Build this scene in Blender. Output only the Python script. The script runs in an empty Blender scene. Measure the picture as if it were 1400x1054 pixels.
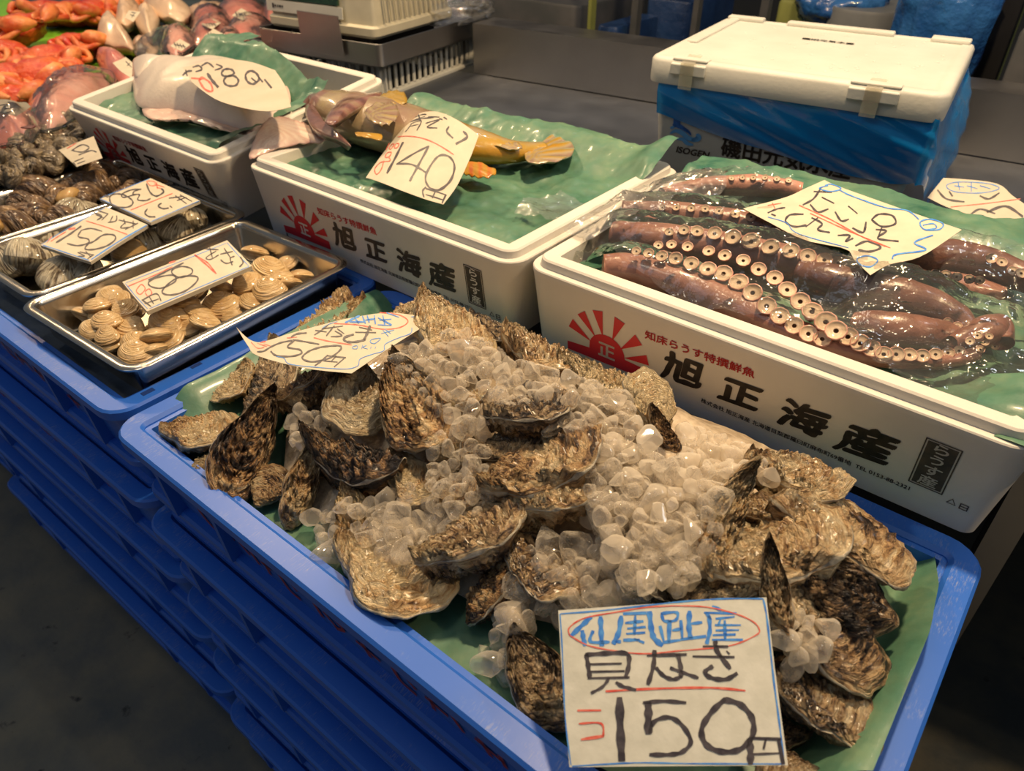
import bpy, bmesh, math, random
import numpy as np
from mathutils import Vector, Matrix, Euler
SC = bpy.context.scene
COL = SC.collection
PI = math.pi
rnd = random.Random(7)

# ------------------------------------------------------------------ camera
RC = np.array([[0.77708246, -0.37450361, 0.50585561],
               [0.62939378, 0.45916357, -0.62692287],
               [0.00251441, 0.80555314, 0.5925182]])
FPX = 1009.0
CAM = np.array([0, 0, 1.3])
cd = bpy.data.cameras.new('camera')
cam = bpy.data.objects.new('camera', cd)
COL.objects.link(cam)
cd.sensor_width = 36
cd.lens = 36 * FPX / 1400
cd.clip_start = 0.02
M4 = Matrix([list(RC[0]) + [0], list(RC[1]) + [0], list(RC[2]) + [1.3], [0, 0, 0, 1]])
cam.matrix_world = M4
SC.camera = cam
cd.dof.use_dof = True
cd.dof.focus_distance = 0.80
cd.dof.aperture_fstop = 3.2


def ray(p):
    return RC @ np.array([p[0] - 700.0, -(p[1] - 527.0), -FPX])


def W(px, py, z):
    d = ray((px, py))
    return CAM + d * (z - CAM[2]) / d[2]


def hit(p, P0, n):
    d = ray(p)
    return CAM + d * (np.dot(np.asarray(P0) - CAM, n) / np.dot(d, n))


# ------------------------------------------------------------------ noise
_P = np.random.RandomState(3).rand(64, 64, 64).astype(np.float32)


def vn(x, y, z):
    xi = np.floor(x).astype(int); yi = np.floor(y).astype(int); zi = np.floor(z).astype(int)
    xf = x - xi; yf = y - yi; zf = z - zi
    u = xf * xf * (3 - 2 * xf); v = yf * yf * (3 - 2 * yf); w = zf * zf * (3 - 2 * zf)
    a = [xi & 63, (xi + 1) & 63]; b = [yi & 63, (yi + 1) & 63]; c = [zi & 63, (zi + 1) & 63]
    r = 0
    for i, wu in ((0, 1 - u), (1, u)):
        for j, wv in ((0, 1 - v), (1, v)):
            for k, ww in ((0, 1 - w), (1, w)):
                r = r + _P[a[i], b[j], c[k]] * wu * wv * ww
    return r * 2 - 1


def fbm(x, y, z=0.0, o=4, ridge=False):
    x = np.asarray(x, float); y = np.asarray(y, float); z = np.zeros_like(x) + z
    r = 0; a = 1.0; t = 0
    for i in range(o):
        n = vn(x + 17.3 * i, y + 5.1 * i, z + 3.7 * i)
        r = r + a * ((1 - 2 * np.abs(n)) if ridge else n); t += a
        a *= 0.5; x = x * 2.03; y = y * 2.03; z = z * 2.03
    return r / t


def ss(t):
    t = np.clip(t, 0, 1)
    return t * t * (3 - 2 * t)


# ------------------------------------------------------------------ materials
def nt(name):
    m = bpy.data.materials.new(name); m.use_nodes = True
    t = m.node_tree; b = t.nodes['Principled BSDF']
    return m, t, b


def setp(b, **k):
    names = dict(color='Base Color', rough='Roughness', metal='Metallic', ior='IOR', alpha='Alpha', trans='Transmission Weight',
                 coat='Coat Weight', coatr='Coat Roughness', sub='Subsurface Weight', spec='Specular IOR Level', sheen='Sheen Weight')
    for a, v in k.items():
        s = b.inputs[names[a]]
        if a == 'color':
            v = (*v, 1)
        s.default_value = v


def mixc(t, fac, a, b):
    n = t.nodes.new('ShaderNodeMix'); n.data_type = 'RGBA'
    for i, v in ((0, fac), (6, a), (7, b)):
        if hasattr(v, 'is_output') or isinstance(v, bpy.types.NodeSocket):
            t.links.new(v, n.inputs[i])
        else:
            n.inputs[i].default_value = v if i == 0 else (*v, 1)
    return n.outputs[2]


def noise(t, scale, vec=None, detail=4, rough=0.55, dist=0.0):
    n = t.nodes.new('ShaderNodeTexNoise'); n.inputs['Scale'].default_value = scale
    n.inputs['Detail'].default_value = detail; n.inputs['Roughness'].default_value = rough; n.inputs['Distortion'].default_value = dist
    if vec is not None:
        t.links.new(vec, n.inputs['Vector'])
    return n.outputs['Fac']


def ramp(t, fac, stops):
    n = t.nodes.new('ShaderNodeValToRGB'); t.links.new(fac, n.inputs[0])
    e = n.color_ramp.elements
    while len(e) < len(stops):
        e.new(0.5)
    for i, (p, c) in enumerate(stops):
        e[i].position = p
        e[i].color = (*c, 1) if hasattr(c, '__len__') else (c, c, c, 1)
    return n.outputs[0]


def objvec(t, scale=(1, 1, 1), kind='Object', rand=False):
    tc = t.nodes.new('ShaderNodeTexCoord'); mp = t.nodes.new('ShaderNodeMapping')
    t.links.new(tc.outputs[kind], mp.inputs[0]); mp.inputs['Scale'].default_value = scale
    if rand:
        oi = t.nodes.new('ShaderNodeObjectInfo'); mm = t.nodes.new('ShaderNodeMath'); mm.operation = 'MULTIPLY'
        mm.inputs[1].default_value = 37.0; t.links.new(oi.outputs['Random'], mm.inputs[0])
        cb = t.nodes.new('ShaderNodeCombineXYZ')
        for i in range(3):
            t.links.new(mm.outputs[0], cb.inputs[i])
        t.links.new(cb.outputs[0], mp.inputs['Location'])
    return mp.outputs[0]


def bump(t, b, h, strength=0.4, dist=0.002):
    n = t.nodes.new('ShaderNodeBump'); n.inputs['Strength'].default_value = strength; n.inputs['Distance'].default_value = dist
    t.links.new(h, n.inputs['Height']); t.links.new(n.outputs[0], b.inputs['Normal'])


def mat(name, c1, c2=None, scale=20, rough=0.5, bumps=0.0, bscale=None, bdist=0.002, rand=False, lo=0.35, hi=0.65, **k):
    m, t, b = nt(name)
    setp(b, color=c1, rough=rough, **k)
    v = objvec(t, rand=rand)
    if c2 is not None:
        f = ramp(t, noise(t, scale, v), [(lo, 0.0), (hi, 1.0)])
        t.links.new(mixc(t, f, c1, c2), b.inputs['Base Color'])
    if bumps:
        bump(t, b, noise(t, bscale or scale * 3, v), bumps, bdist)
    return m


# ------------------------------------------------------------------ mesh helpers
def mk(name, V, F, m, parent=None, smooth=True, uv=None, mi=None, col=None):
    me = bpy.data.meshes.new(name)
    me.from_pydata([tuple(map(float, v)) for v in V], [], [tuple(map(int, f)) for f in F])
    for q in (m if isinstance(m, (list, tuple)) else [m]):
        me.materials.append(q)
    if smooth:
        me.polygons.foreach_set('use_smooth', [True] * len(me.polygons))
    if mi is not None:
        me.polygons.foreach_set('material_index', [int(i) for i in mi])
    if uv is not None:
        l = me.uv_layers.new(name='growth'); vi = np.zeros(len(me.loops), int); me.loops.foreach_get('vertex_index', vi)
        l.data.foreach_set('uv', np.asarray(uv, float)[vi].ravel())
    if col is not None:
        a = me.attributes.new('tone', 'FLOAT', 'POINT'); a.data.foreach_set('value', np.asarray(col, float))
    me.update()
    o = bpy.data.objects.new(name, me); COL.objects.link(o)
    if parent is not None:
        o.parent = parent
    return o


def empty(name, loc=(0, 0, 0), rz=0.0):
    o = bpy.data.objects.new(name, None); COL.objects.link(o); o.location = loc; o.rotation_euler = (0, 0, rz)
    o.empty_display_size = 0.05
    return o


def tag(o, label=None, cat=None, group=None, kind=None):
    if label: o['label'] = label
    if cat: o['category'] = cat
    if group: o['group'] = group
    if kind: o['kind'] = kind
    return o


def copy_tree(o, parent=None):
    c = o.copy(); COL.objects.link(c)
    c.parent = parent
    for ch in list(o.children):
        copy_tree(ch, c)
    return c


def flat(o, ang=35):
    me = o.data
    try:
        me.set_sharp_from_angle(angle=math.radians(ang))
    except Exception:
        pass
    return o


def bevel(o, w, seg=2):
    m = o.modifiers.new('bevel', 'BEVEL'); m.width = w; m.segments = seg; m.limit_method = 'ANGLE'; m.angle_limit = 0.6
    return o


class MB:
    def __init__(s):
        s.V = []; s.F = []; s.mi = []

    def add(s, V, F, mi=0):
        n = len(s.V); s.V += [tuple(v) for v in V]; s.F += [tuple(i + n for i in f) for f in F]; s.mi += [mi] * len(F)
        return s

    def box(s, c, d, mi=0, rz=0.0, mat=None):
        x, y, z = d[0] / 2, d[1] / 2, d[2] / 2
        V = [(-x, -y, -z), (x, -y, -z), (x, y, -z), (-x, y, -z), (-x, -y, z), (x, -y, z), (x, y, z), (-x, y, z)]
        R = Matrix.Rotation(rz, 3, 'Z') if mat is None else mat
        V = [tuple(R @ Vector(v) + Vector(c)) for v in V]
        return s.add(V, [(0, 3, 2, 1), (4, 5, 6, 7), (0, 1, 5, 4), (1, 2, 6, 5), (2, 3, 7, 6), (3, 0, 4, 7)], mi)

    def tube(s, pts, r, n=10, mi=0, cap=True):
        V, F = tube(pts, r, n, cap)
        return s.add(V, F, mi)

    def build(s, name, m, parent=None, smooth=False):
        return mk(name, s.V, s.F, m, parent, smooth, mi=s.mi)


def tube(pts, r, n=10, cap=True, flat_=1.0, up=(0, 0, 1)):
    P = [np.array(p, float) for p in pts]
    if not hasattr(r, '__len__'):
        r = [r] * len(P)
    V = []; F = []
    for i, p in enumerate(P):
        t = P[min(i + 1, len(P) - 1)] - P[max(i - 1, 0)]; t = t / (np.linalg.norm(t) + 1e-9)
        a = np.cross(t, up); a = a / (np.linalg.norm(a) + 1e-9); b = np.cross(a, t)
        for k in range(n):
            th = 2 * PI * k / n
            V.append(p + r[i] * (math.cos(th) * a + flat_ * math.sin(th) * b))
    for i in range(len(P) - 1):
        for k in range(n):
            k2 = (k + 1) % n
            F.append((i * n + k, i * n + k2, (i + 1) * n + k2, (i + 1) * n + k))
    if cap:
        F.append(tuple(range(n)))
        F.append(tuple((len(P) - 1) * n + k for k in reversed(range(n))))
    return V, F


def rrect(w, d, r, k=5):
    r = max(min(r, w / 2 - 1e-4, d / 2 - 1e-4), 1e-4)
    o = []
    for cx, cy, a0 in ((w / 2 - r, d / 2 - r, 0), (-w / 2 + r, d / 2 - r, PI / 2), (-w / 2 + r, -d / 2 + r, PI), (w / 2 - r, -d / 2 + r, 1.5 * PI)):
        for i in range(k + 1):
            a = a0 + PI / 2 * i / k
            o.append((cx + r * math.cos(a), cy + r * math.sin(a)))
    return o


def rings(w, d, r, prof, k=5, cap0=True, cap1=True):
    V = []; F = []
    n = 4 * (k + 1)
    for ins, z in prof:
        for x, y in rrect(w - 2 * ins, d - 2 * ins, r - ins if r - ins > 0.002 else 0.002, k):
            V.append((x, y, z))
    for i in range(len(prof) - 1):
        for j in range(n):
            j2 = (j + 1) % n
            F.append((i * n + j, i * n + j2, (i + 1) * n + j2, (i + 1) * n + j))
    if cap0:
        F.append(tuple(reversed(range(n))))
    if cap1:
        F.append(tuple((len(prof) - 1) * n + j for j in range(n)))
    return V, F


def grid(nx, ny, fn, off=0):
    V = [fn(i / (nx - 1), j / (ny - 1)) for j in range(ny) for i in range(nx)]
    F = [(j * nx + i, j * nx + i + 1, (j + 1) * nx + i + 1, (j + 1) * nx + i) for j in range(ny - 1) for i in range(nx - 1)]
    return V, F


def sheet(name, x0, x1, y0, y1, step, zfn, m, parent=None, mask=None, disp=None):
    """height-field sheet of thin material, cut to the outline given by mask(x, y)"""
    nx = int((x1 - x0) / step) + 2; ny = int((y1 - y0) / step) + 2
    X, Y = np.meshgrid(np.linspace(x0, x1, nx), np.linspace(y0, y1, ny))
    Z = zfn(X, Y)
    if disp is not None:
        dx, dy = disp(X, Y); XX = X + dx; YY = Y + dy
    else:
        XX, YY = X, Y
    if mask is None:
        ok = np.ones_like(X, bool); mv = None
    else:
        ok = inpoly(X, Y, mask)
        P = np.array(mask, float); Q = np.roll(P, -1, 0)
        G = np.stack([X.ravel(), Y.ravel()], 1); best = np.full(len(G), 1e9); bp = G.copy()
        for a_, b_ in zip(P, Q):
            d_ = b_ - a_; t_ = np.clip(((G - a_) @ d_) / (d_ @ d_ + 1e-12), 0, 1); c_ = a_ + t_[:, None] * d_
            e_ = ((G - c_) ** 2).sum(1); w_ = e_ < best; best[w_] = e_[w_]; bp[w_] = c_[w_]
        mv = bp
        XX = np.where(ok, XX, mv[:, 0].reshape(X.shape)); YY = np.where(ok, YY, mv[:, 1].reshape(X.shape)); Z = np.where(ok, Z, zfn(XX, YY))
    V = np.stack([XX.ravel(), YY.ravel(), Z.ravel()], 1)
    F = []
    for j in range(ny - 1):
        for i in range(nx - 1):
            if ok[j, i] or ok[j, i + 1] or ok[j + 1, i] or ok[j + 1, i + 1]:
                a = j * nx + i
                F.append((a, a + 1, a + nx + 1, a + nx))
    used = sorted({v for f in F for v in f}); mp = {v: i for i, v in enumerate(used)}
    return mk(name, V[used], [tuple(mp[v] for v in f) for f in F], m, parent)


def inpoly(X, Y, poly):
    r = np.zeros(np.shape(X), bool); n = len(poly)
    for i in range(n):
        x1, y1 = poly[i]; x2, y2 = poly[(i + 1) % n]
        c = ((y1 > Y) != (y2 > Y)) & (X < (x2 - x1) * (Y - y1) / (y2 - y1 + 1e-12) + x1)
        r ^= c
    return r


def crom(P, sub=6):
    P = [np.array(p, float) for p in P]
    if len(P) < 3:
        n = 3
        return [P[0] + (P[-1] - P[0]) * i / n for i in range(n + 1)]
    closed = np.allclose(P[0], P[-1])
    o = []
    for i in range(len(P) - 1):
        p0 = P[i - 1] if i > 0 else (P[-2] if closed else P[0]); p1 = P[i]; p2 = P[i + 1]
        p3 = P[i + 2] if i + 2 < len(P) else (P[1] if closed else P[-1])
        for k in range(sub):
            t = k / sub
            o.append(0.5 * ((2 * p1) + (-p0 + p2) * t + (2 * p0 - 5 * p1 + 4 * p2 - p3) * t * t + (-p0 + 3 * p1 - 3 * p2 + p3) * t ** 3))
    o.append(P[-1])
    return o


# ------------------------------------------------------------------ cards with marker writing
def parse(s):
    """'w:x,y x,y x,y; w:...' -> list of (width, points)"""
    o = []
    for q in s.replace('\n', ' ').split(';'):
        q = q.strip()
        if q:
            w, p = q.split(':')
            o.append((float(w), [tuple(map(float, c.split(','))) for c in p.split()]))
    return o


def ink_mesh(name, strokes, tf, surf, m, parent, h):
    V = []; F = []
    for w, P in strokes:
        Q = crom(P)
        n = len(Q)
        L = []
        for i, q in enumerate(Q):
            t = Q[min(i + 1, n - 1)] - Q[max(i - 1, 0)]; t = t / (np.linalg.norm(t) + 1e-9); nn = np.array([-t[1], t[0]])
            wd = w / 2 * (0.88 + 0.18 * math.sin(i * 1.3 + w))
            qq = q - t * w * 0.22 if i == 0 else (q + t * w * 0.22 if i == n - 1 else q)
            if i in (0, n - 1):
                wd *= 0.75
            L.append((qq + nn * wd, qq - nn * wd))
        b = len(V)
        for a, c in L:
            V.append(surf(tf(a), h)); V.append(surf(tf(c), h))
        for i in range(n - 1):
            F.append((b + 2 * i, b + 2 * i + 1, b + 2 * i + 3, b + 2 * i + 2))
    return mk(name, V, F, m, parent, smooth=False)


def coons(edges, u, v):
    def ev(E, t):
        n = len(E) - 1; f = min(t, 0.99999) * n; i = int(f); f -= i
        return np.array(E[i], float) * (1 - f) + np.array(E[i + 1], float) * f
    B, Rr, T, Lf = edges  # bottom: P00->P10, right: P10->P11, top: P01->P11, left: P00->P01
    return ((1 - v) * ev(B, u) + v * ev(T, u) + (1 - u) * ev(Lf, v) + u * ev(Rr, v)
            - ((1 - u) * (1 - v) * np.array(B[0]) + u * (1 - v) * np.array(B[-1]) + (1 - u) * v * np.array(T[0]) + u * v * np.array(T[-1])))


def dense(E, n=12):
    return crom(E, n) if len(E) > 2 else E


def card(name, edges, zs, inks, tfp, label, th=0.0006, bow=None, m=None, cat='price card', rough=0.0, group=None):
    """edges: 4 polylines in the photograph's pixels; zs: heights of three corners P00, P10, P11 -> the plane the card lies in"""
    s, ox, oy = tfp
    tf = lambda p: (ox + p[0] / s, oy + p[1] / s)
    E = [dense([tf(p) for p in e]) for e in edges]
    A = W(*E[0][0], zs[0]); Bp = W(*E[0][-1], zs[1]); Cp = W(*E[2][-1], zs[2])
    n = np.cross(Bp - A, Cp - A); n /= np.linalg.norm(n)
    if n[2] < 0: n = -n
    ctr = (A + Cp) / 2
    ex = (Bp - A) / np.linalg.norm(Bp - A); ey = np.cross(n, ex)

    def surf(p, h=0.0):
        P = hit(p, A, n)
        q = P - ctr; a = np.dot(q, ex); b = np.dot(q, ey)
        k = bow(a, b) if bow else 0.0
        k += rough * float(fbm(np.array([a * 25]), np.array([b * 25]), 1.0, 3)[0])
        return P + n * (h + k)
    V, F = grid(15, 15, lambda u, v: surf(coons(E, u, v)))
    t = empty(name, tuple(ctr)); tag(t, label, cat, group)
    t['_c'] = 0
    inv = -np.array(ctr)
    nv = len(V)
    V2 = [v - n * th for v in V]
    F2 = [tuple(reversed([i + nv for i in f])) for f in F]
    bd = [i for i in range(15)] + [j * 15 + 14 for j in range(1, 15)] + [14 * 15 + i for i in range(13, -1, -1)] + [j * 15 for j in range(13, 0, -1)]
    sides = [(bd[i], bd[i] + nv, bd[(i + 1) % len(bd)] + nv, bd[(i + 1) % len(bd)]) for i in range(len(bd))]
    body = mk('card', [v + inv for v in V + V2], F + F2 + sides, m or MAT['card'], t, smooth=False)
    for i, (cn, mm, st) in enumerate(inks):
        ink_mesh(cn, parse(st), tf, lambda p, h: surf(p, h) + inv, mm, t, 0.00025 + 0.0001 * i)
    del t['_c']
    return t


def text_mesh(name, body, size, place, m, parent, bold=0.0, space=1.0, ay='CENTER'):
    """printed characters; place(x, y) maps the flat text onto its surface"""
    c = bpy.data.curves.new(name, 'FONT'); c.body = body; c.size = size; c.align_x = 'CENTER'; c.align_y = ay
    c.space_character = space; c.resolution_u = 3
    o = bpy.data.objects.new(name, c); COL.objects.link(o)
    dg = bpy.context.evaluated_depsgraph_get()
    me0 = bpy.data.meshes.new_from_object(o.evaluated_get(dg))
    V = []; F = []
    sh = [(0, 0)] if bold <= 0 else [(bold * math.cos(a), bold * math.sin(a)) for a in np.linspace(0, 2 * PI, 9)[:-1]]
    for dx, dy in sh:
        n0 = len(V)
        V += [place(v.co.x + dx, v.co.y + dy) for v in me0.vertices]; F += [tuple(i + n0 for i in p.vertices) for p in me0.polygons]
    bpy.data.objects.remove(o); bpy.data.curves.remove(c)
    return mk(name, V, F, m, parent, smooth=False)
cd.dof.aperture_fstop = 8.0
# ------------------------------------------------------------------ material library
MAT = {}
MAT['card'] = mat('card_paper', (0.64, 0.57, 0.44), (0.57, 0.51, 0.39), 30, 0.55, 0.15, 60, 0.0006)
MAT['board'] = mat('card_board', (0.70, 0.70, 0.62), (0.60, 0.60, 0.52), 60, 0.35, 0.5, 90, 0.0008, coat=0.3)
MAT['ink'] = mat('ink_black', (0.035, 0.03, 0.04), (0.09, 0.08, 0.09), 150, 0.45)
MAT['inkred'] = mat('ink_red', (0.62, 0.06, 0.04), (0.75, 0.22, 0.16), 150, 0.5)
MAT['inkblue'] = mat('ink_blue', (0.03, 0.17, 0.62), (0.09, 0.32, 0.75), 150, 0.5)
MAT['foam'] = mat('white_foam', (0.70, 0.67, 0.60), (0.64, 0.61, 0.545), 9, 0.62, 0.28, 160, 0.0012)
MAT['lid'] = mat('lid_foam', (0.60, 0.60, 0.55), (0.54, 0.54, 0.49), 9, 0.5, 0.28, 140, 0.0012)
MAT['prtred'] = mat('print_red', (0.55, 0.022, 0.028), rough=0.55)
MAT['prtblk'] = mat('print_black', (0.022, 0.018, 0.016), (0.07, 0.05, 0.035), 60, 0.55)
MAT['prtwht'] = mat('print_white', (0.74, 0.72, 0.66), rough=0.6)


def crate_mat():
    m, t, b = nt('blue_plastic'); setp(b, color=(0.03, 0.17, 0.66), rough=0.38)
    v = objvec(t)
    w = ramp(t, noise(t, 14, v, 8, 0.7), [(0.50, 0.0), (0.62, 1.0)])
    sv = objvec(t, (160, 25, 60)); w2 = ramp(t, noise(t, 4, sv, 5, 0.7), [(0.5, 0.0), (0.7, 1.0)])
    mul = t.nodes.new('ShaderNodeMath'); mul.operation = 'MULTIPLY'; t.links.new(w, mul.inputs[0]); t.links.new(w2, mul.inputs[1])
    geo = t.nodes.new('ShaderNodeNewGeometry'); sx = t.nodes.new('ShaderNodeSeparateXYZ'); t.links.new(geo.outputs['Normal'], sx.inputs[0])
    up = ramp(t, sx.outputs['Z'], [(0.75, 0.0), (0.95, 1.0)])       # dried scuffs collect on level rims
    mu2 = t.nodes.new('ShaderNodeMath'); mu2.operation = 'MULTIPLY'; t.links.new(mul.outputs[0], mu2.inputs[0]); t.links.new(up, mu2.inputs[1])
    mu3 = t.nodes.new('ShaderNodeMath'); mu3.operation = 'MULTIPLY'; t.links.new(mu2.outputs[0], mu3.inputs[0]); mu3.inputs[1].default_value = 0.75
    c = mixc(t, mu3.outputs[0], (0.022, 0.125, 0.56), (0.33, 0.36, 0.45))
    t.links.new(c, b.inputs['Base Color'])
    bump(t, b, noise(t, 60, v, 4), 0.08, 0.001)
    return m


MAT['crate'] = crate_mat()
MAT['slotshade'] = mat('slot_shade_blue', (0.006, 0.03, 0.16), rough=0.5)  # dark blue stands in for the shade inside the rim slots
MAT['paint'] = mat('maroon_paint', (0.26, 0.012, 0.02), (0.18, 0.010, 0.03), 40, 0.5)


def steel(name, c, r, aniso=(4, 4, 300), b_=0.05):
    m, t, b = nt(name); setp(b, color=c, rough=r, metal=1.0)
    v = objvec(t, aniso); n = noise(t, 3, v, 3)
    t.links.new(ramp(t, n, [(0.3, max(r - 0.03, 0.05)), (0.7, r + 0.05)]), b.inputs['Roughness'])
    v2 = objvec(t); c2 = mixc(t, ramp(t, noise(t, 6, v2, 6), [(0.4, 0.0), (0.75, 1.0)]), c, tuple(x * 0.85 for x in c))
    t.links.new(c2, b.inputs['Base Color'])
    if b_:
        bump(t, b, n, b_, 0.001)
    return m


MAT['steel'] = steel('stainless_steel', (0.62, 0.58, 0.50), 0.2)
MAT['steel2'] = steel('brushed_steel', (0.42, 0.40, 0.38), 0.33)
MAT['steelb'] = steel('dull_steel', (0.30, 0.32, 0.36), 0.42)


def paper_mat():
    m, t, b = nt('green_wax_paper'); setp(b, color=(0.05, 0.22, 0.13), rough=0.4, coat=0.12, coatr=0.12)
    v = objvec(t)
    f = ramp(t, noise(t, 9, v, 6, 0.6), [(0.35, 0.0), (0.68, 1.0)])
    f2 = ramp(t, noise(t, 55, v, 5, 0.6), [(0.35, 0.0), (0.7, 1.0)])
    c = mixc(t, f, (0.022, 0.110, 0.075), (0.165, 0.265, 0.155))
    c = mixc(t, f2, c, (0.08, 0.20, 0.13))
    t.links.new(c, b.inputs['Base Color'])
    t.links.new(ramp(t, f, [(0, 0.32), (1, 0.6)]), b.inputs['Roughness'])
    bump(t, b, noise(t, 70, v, 5, 0.6), 0.35, 0.0016)
    return m


MAT['paper'] = paper_mat()


def front_only(t, f):
    """reflection strength on the outer side of a surface only"""
    g = t.nodes.new('ShaderNodeNewGeometry'); s_ = t.nodes.new('ShaderNodeMath'); s_.operation = 'SUBTRACT'; s_.inputs[0].default_value = 1.0
    t.links.new(g.outputs['Backfacing'], s_.inputs[1]); m_ = t.nodes.new('ShaderNodeMath'); m_.operation = 'MULTIPLY'
    t.links.new(f, m_.inputs[0]); t.links.new(s_.outputs[0], m_.inputs[1]); return m_.outputs[0]


def film_mat(name, tint, gl=0.12, dens=0.1, rough=0.05, scale=60, bs=0.6, milky=(0.8, 0.8, 0.78)):
    """clear plastic film: mostly see-through, mirror-like creases, slightly milky"""
    m, t, b = nt(name); t.nodes.remove(b)
    out = t.nodes['Material Output']
    tr = t.nodes.new('ShaderNodeBsdfTransparent'); tr.inputs[0].default_value = (*tint, 1)
    g = t.nodes.new('ShaderNodeBsdfGlossy'); g.inputs['Roughness'].default_value = rough; g.inputs[0].default_value = (1, 1, 1, 1)
    d = t.nodes.new('ShaderNodeBsdfDiffuse'); d.inputs[0].default_value = (*milky, 1)
    v = objvec(t)
    bn = t.nodes.new('ShaderNodeBump'); bn.inputs['Strength'].default_value = bs; bn.inputs['Distance'].default_value = 0.004
    t.links.new(noise(t, scale, v, 3, 0.5, 0.6), bn.inputs['Height'])
    t.links.new(bn.outputs[0], g.inputs['Normal'])
    fr = t.nodes.new('ShaderNodeFresnel'); fr.inputs[0].default_value = 1.5; t.links.new(bn.outputs[0], fr.inputs['Normal'])
    ad = t.nodes.new('ShaderNodeMath'); ad.operation = 'ADD'; ad.inputs[1].default_value = gl; t.links.new(fr.outputs[0], ad.inputs[0]); ad.use_clamp = True
    m1 = t.nodes.new('ShaderNodeMixShader'); m1.inputs[0].default_value = dens; t.links.new(tr.outputs[0], m1.inputs[1]); t.links.new(d.outputs[0], m1.inputs[2])
    m2 = t.nodes.new('ShaderNodeMixShader'); t.links.new(ad.outputs[0], m2.inputs[0]); t.links.new(m1.outputs[0], m2.inputs[1]); t.links.new(g.outputs[0], m2.inputs[2])
    t.links.new(m2.outputs[0], out.inputs[0])
    return m


MAT['film'] = film_mat('clear_film', (0.98, 0.98, 0.97), 0.0, 0.04, 0.06, 45, 0.7)
MAT['bag'] = film_mat('clear_bag', (0.95, 0.95, 0.95), 0.05, 0.10, 0.08, 60, 0.9)
MAT['bluefilm'] = film_mat('blue_film', (0.10, 0.55, 1.0), 0.0, 0.58, 0.14, 30, 0.25, (0.005, 0.30, 0.85))


def ice_mat():
    m, t, b = nt('ice'); t.nodes.remove(b); out = t.nodes['Material Output']
    v = objvec(t, rand=True)
    bn = t.nodes.new('ShaderNodeBump'); bn.inputs['Strength'].default_value = 0.6; bn.inputs['Distance'].default_value = 0.12
    t.links.new(noise(t, 1.6, v, 3), bn.inputs['Height'])
    tr = t.nodes.new('ShaderNodeBsdfTransparent'); tr.inputs[0].default_value = (1.0, 0.995, 0.985, 1)
    rf = t.nodes.new('ShaderNodeBsdfRefraction'); rf.inputs['IOR'].default_value = 1.25; rf.inputs['Roughness'].default_value = 0.08; t.links.new(bn.outputs[0], rf.inputs['Normal'])
    df = t.nodes.new('ShaderNodeBsdfDiffuse'); df.inputs[0].default_value = (1.0, 0.92, 0.78, 1)
    tl = t.nodes.new('ShaderNodeBsdfTranslucent'); tl.inputs[0].default_value = (1.0, 0.92, 0.78, 1)
    gl = t.nodes.new('ShaderNodeBsdfGlossy'); gl.inputs['Roughness'].default_value = 0.04; t.links.new(bn.outputs[0], gl.inputs['Normal'])
    fr = t.nodes.new('ShaderNodeFresnel'); fr.inputs[0].default_value = 1.45; t.links.new(bn.outputs[0], fr.inputs['Normal'])

    def mx(f, a, c):
        n = t.nodes.new('ShaderNodeMixShader')
        if isinstance(f, float): n.inputs[0].default_value = f
        else: t.links.new(f, n.inputs[0])
        t.links.new(a.outputs[0], n.inputs[1]); t.links.new(c.outputs[0], n.inputs[2]); return n
    body = mx(0.40, df, tl)
    clear = mx(0.05, tr, rf)
    lw = t.nodes.new('ShaderNodeLayerWeight'); lw.inputs[0].default_value = 0.45
    milk = ramp(t, noise(t, 1.1, v, 3), [(0.38, 0.04), (0.64, 0.26)])
    ad = t.nodes.new('ShaderNodeMath'); ad.operation = 'MULTIPLY_ADD'; ad.inputs[1].default_value = 0.34; ad.use_clamp = True
    t.links.new(lw.outputs['Facing'], ad.inputs[0]); t.links.new(milk, ad.inputs[2])
    t.links.new(mx(front_only(t, fr.outputs[0]), mx(ad.outputs[0], clear, body), gl).outputs[0], out.inputs[0])
    return m


MAT['ice'] = ice_mat()


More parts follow.
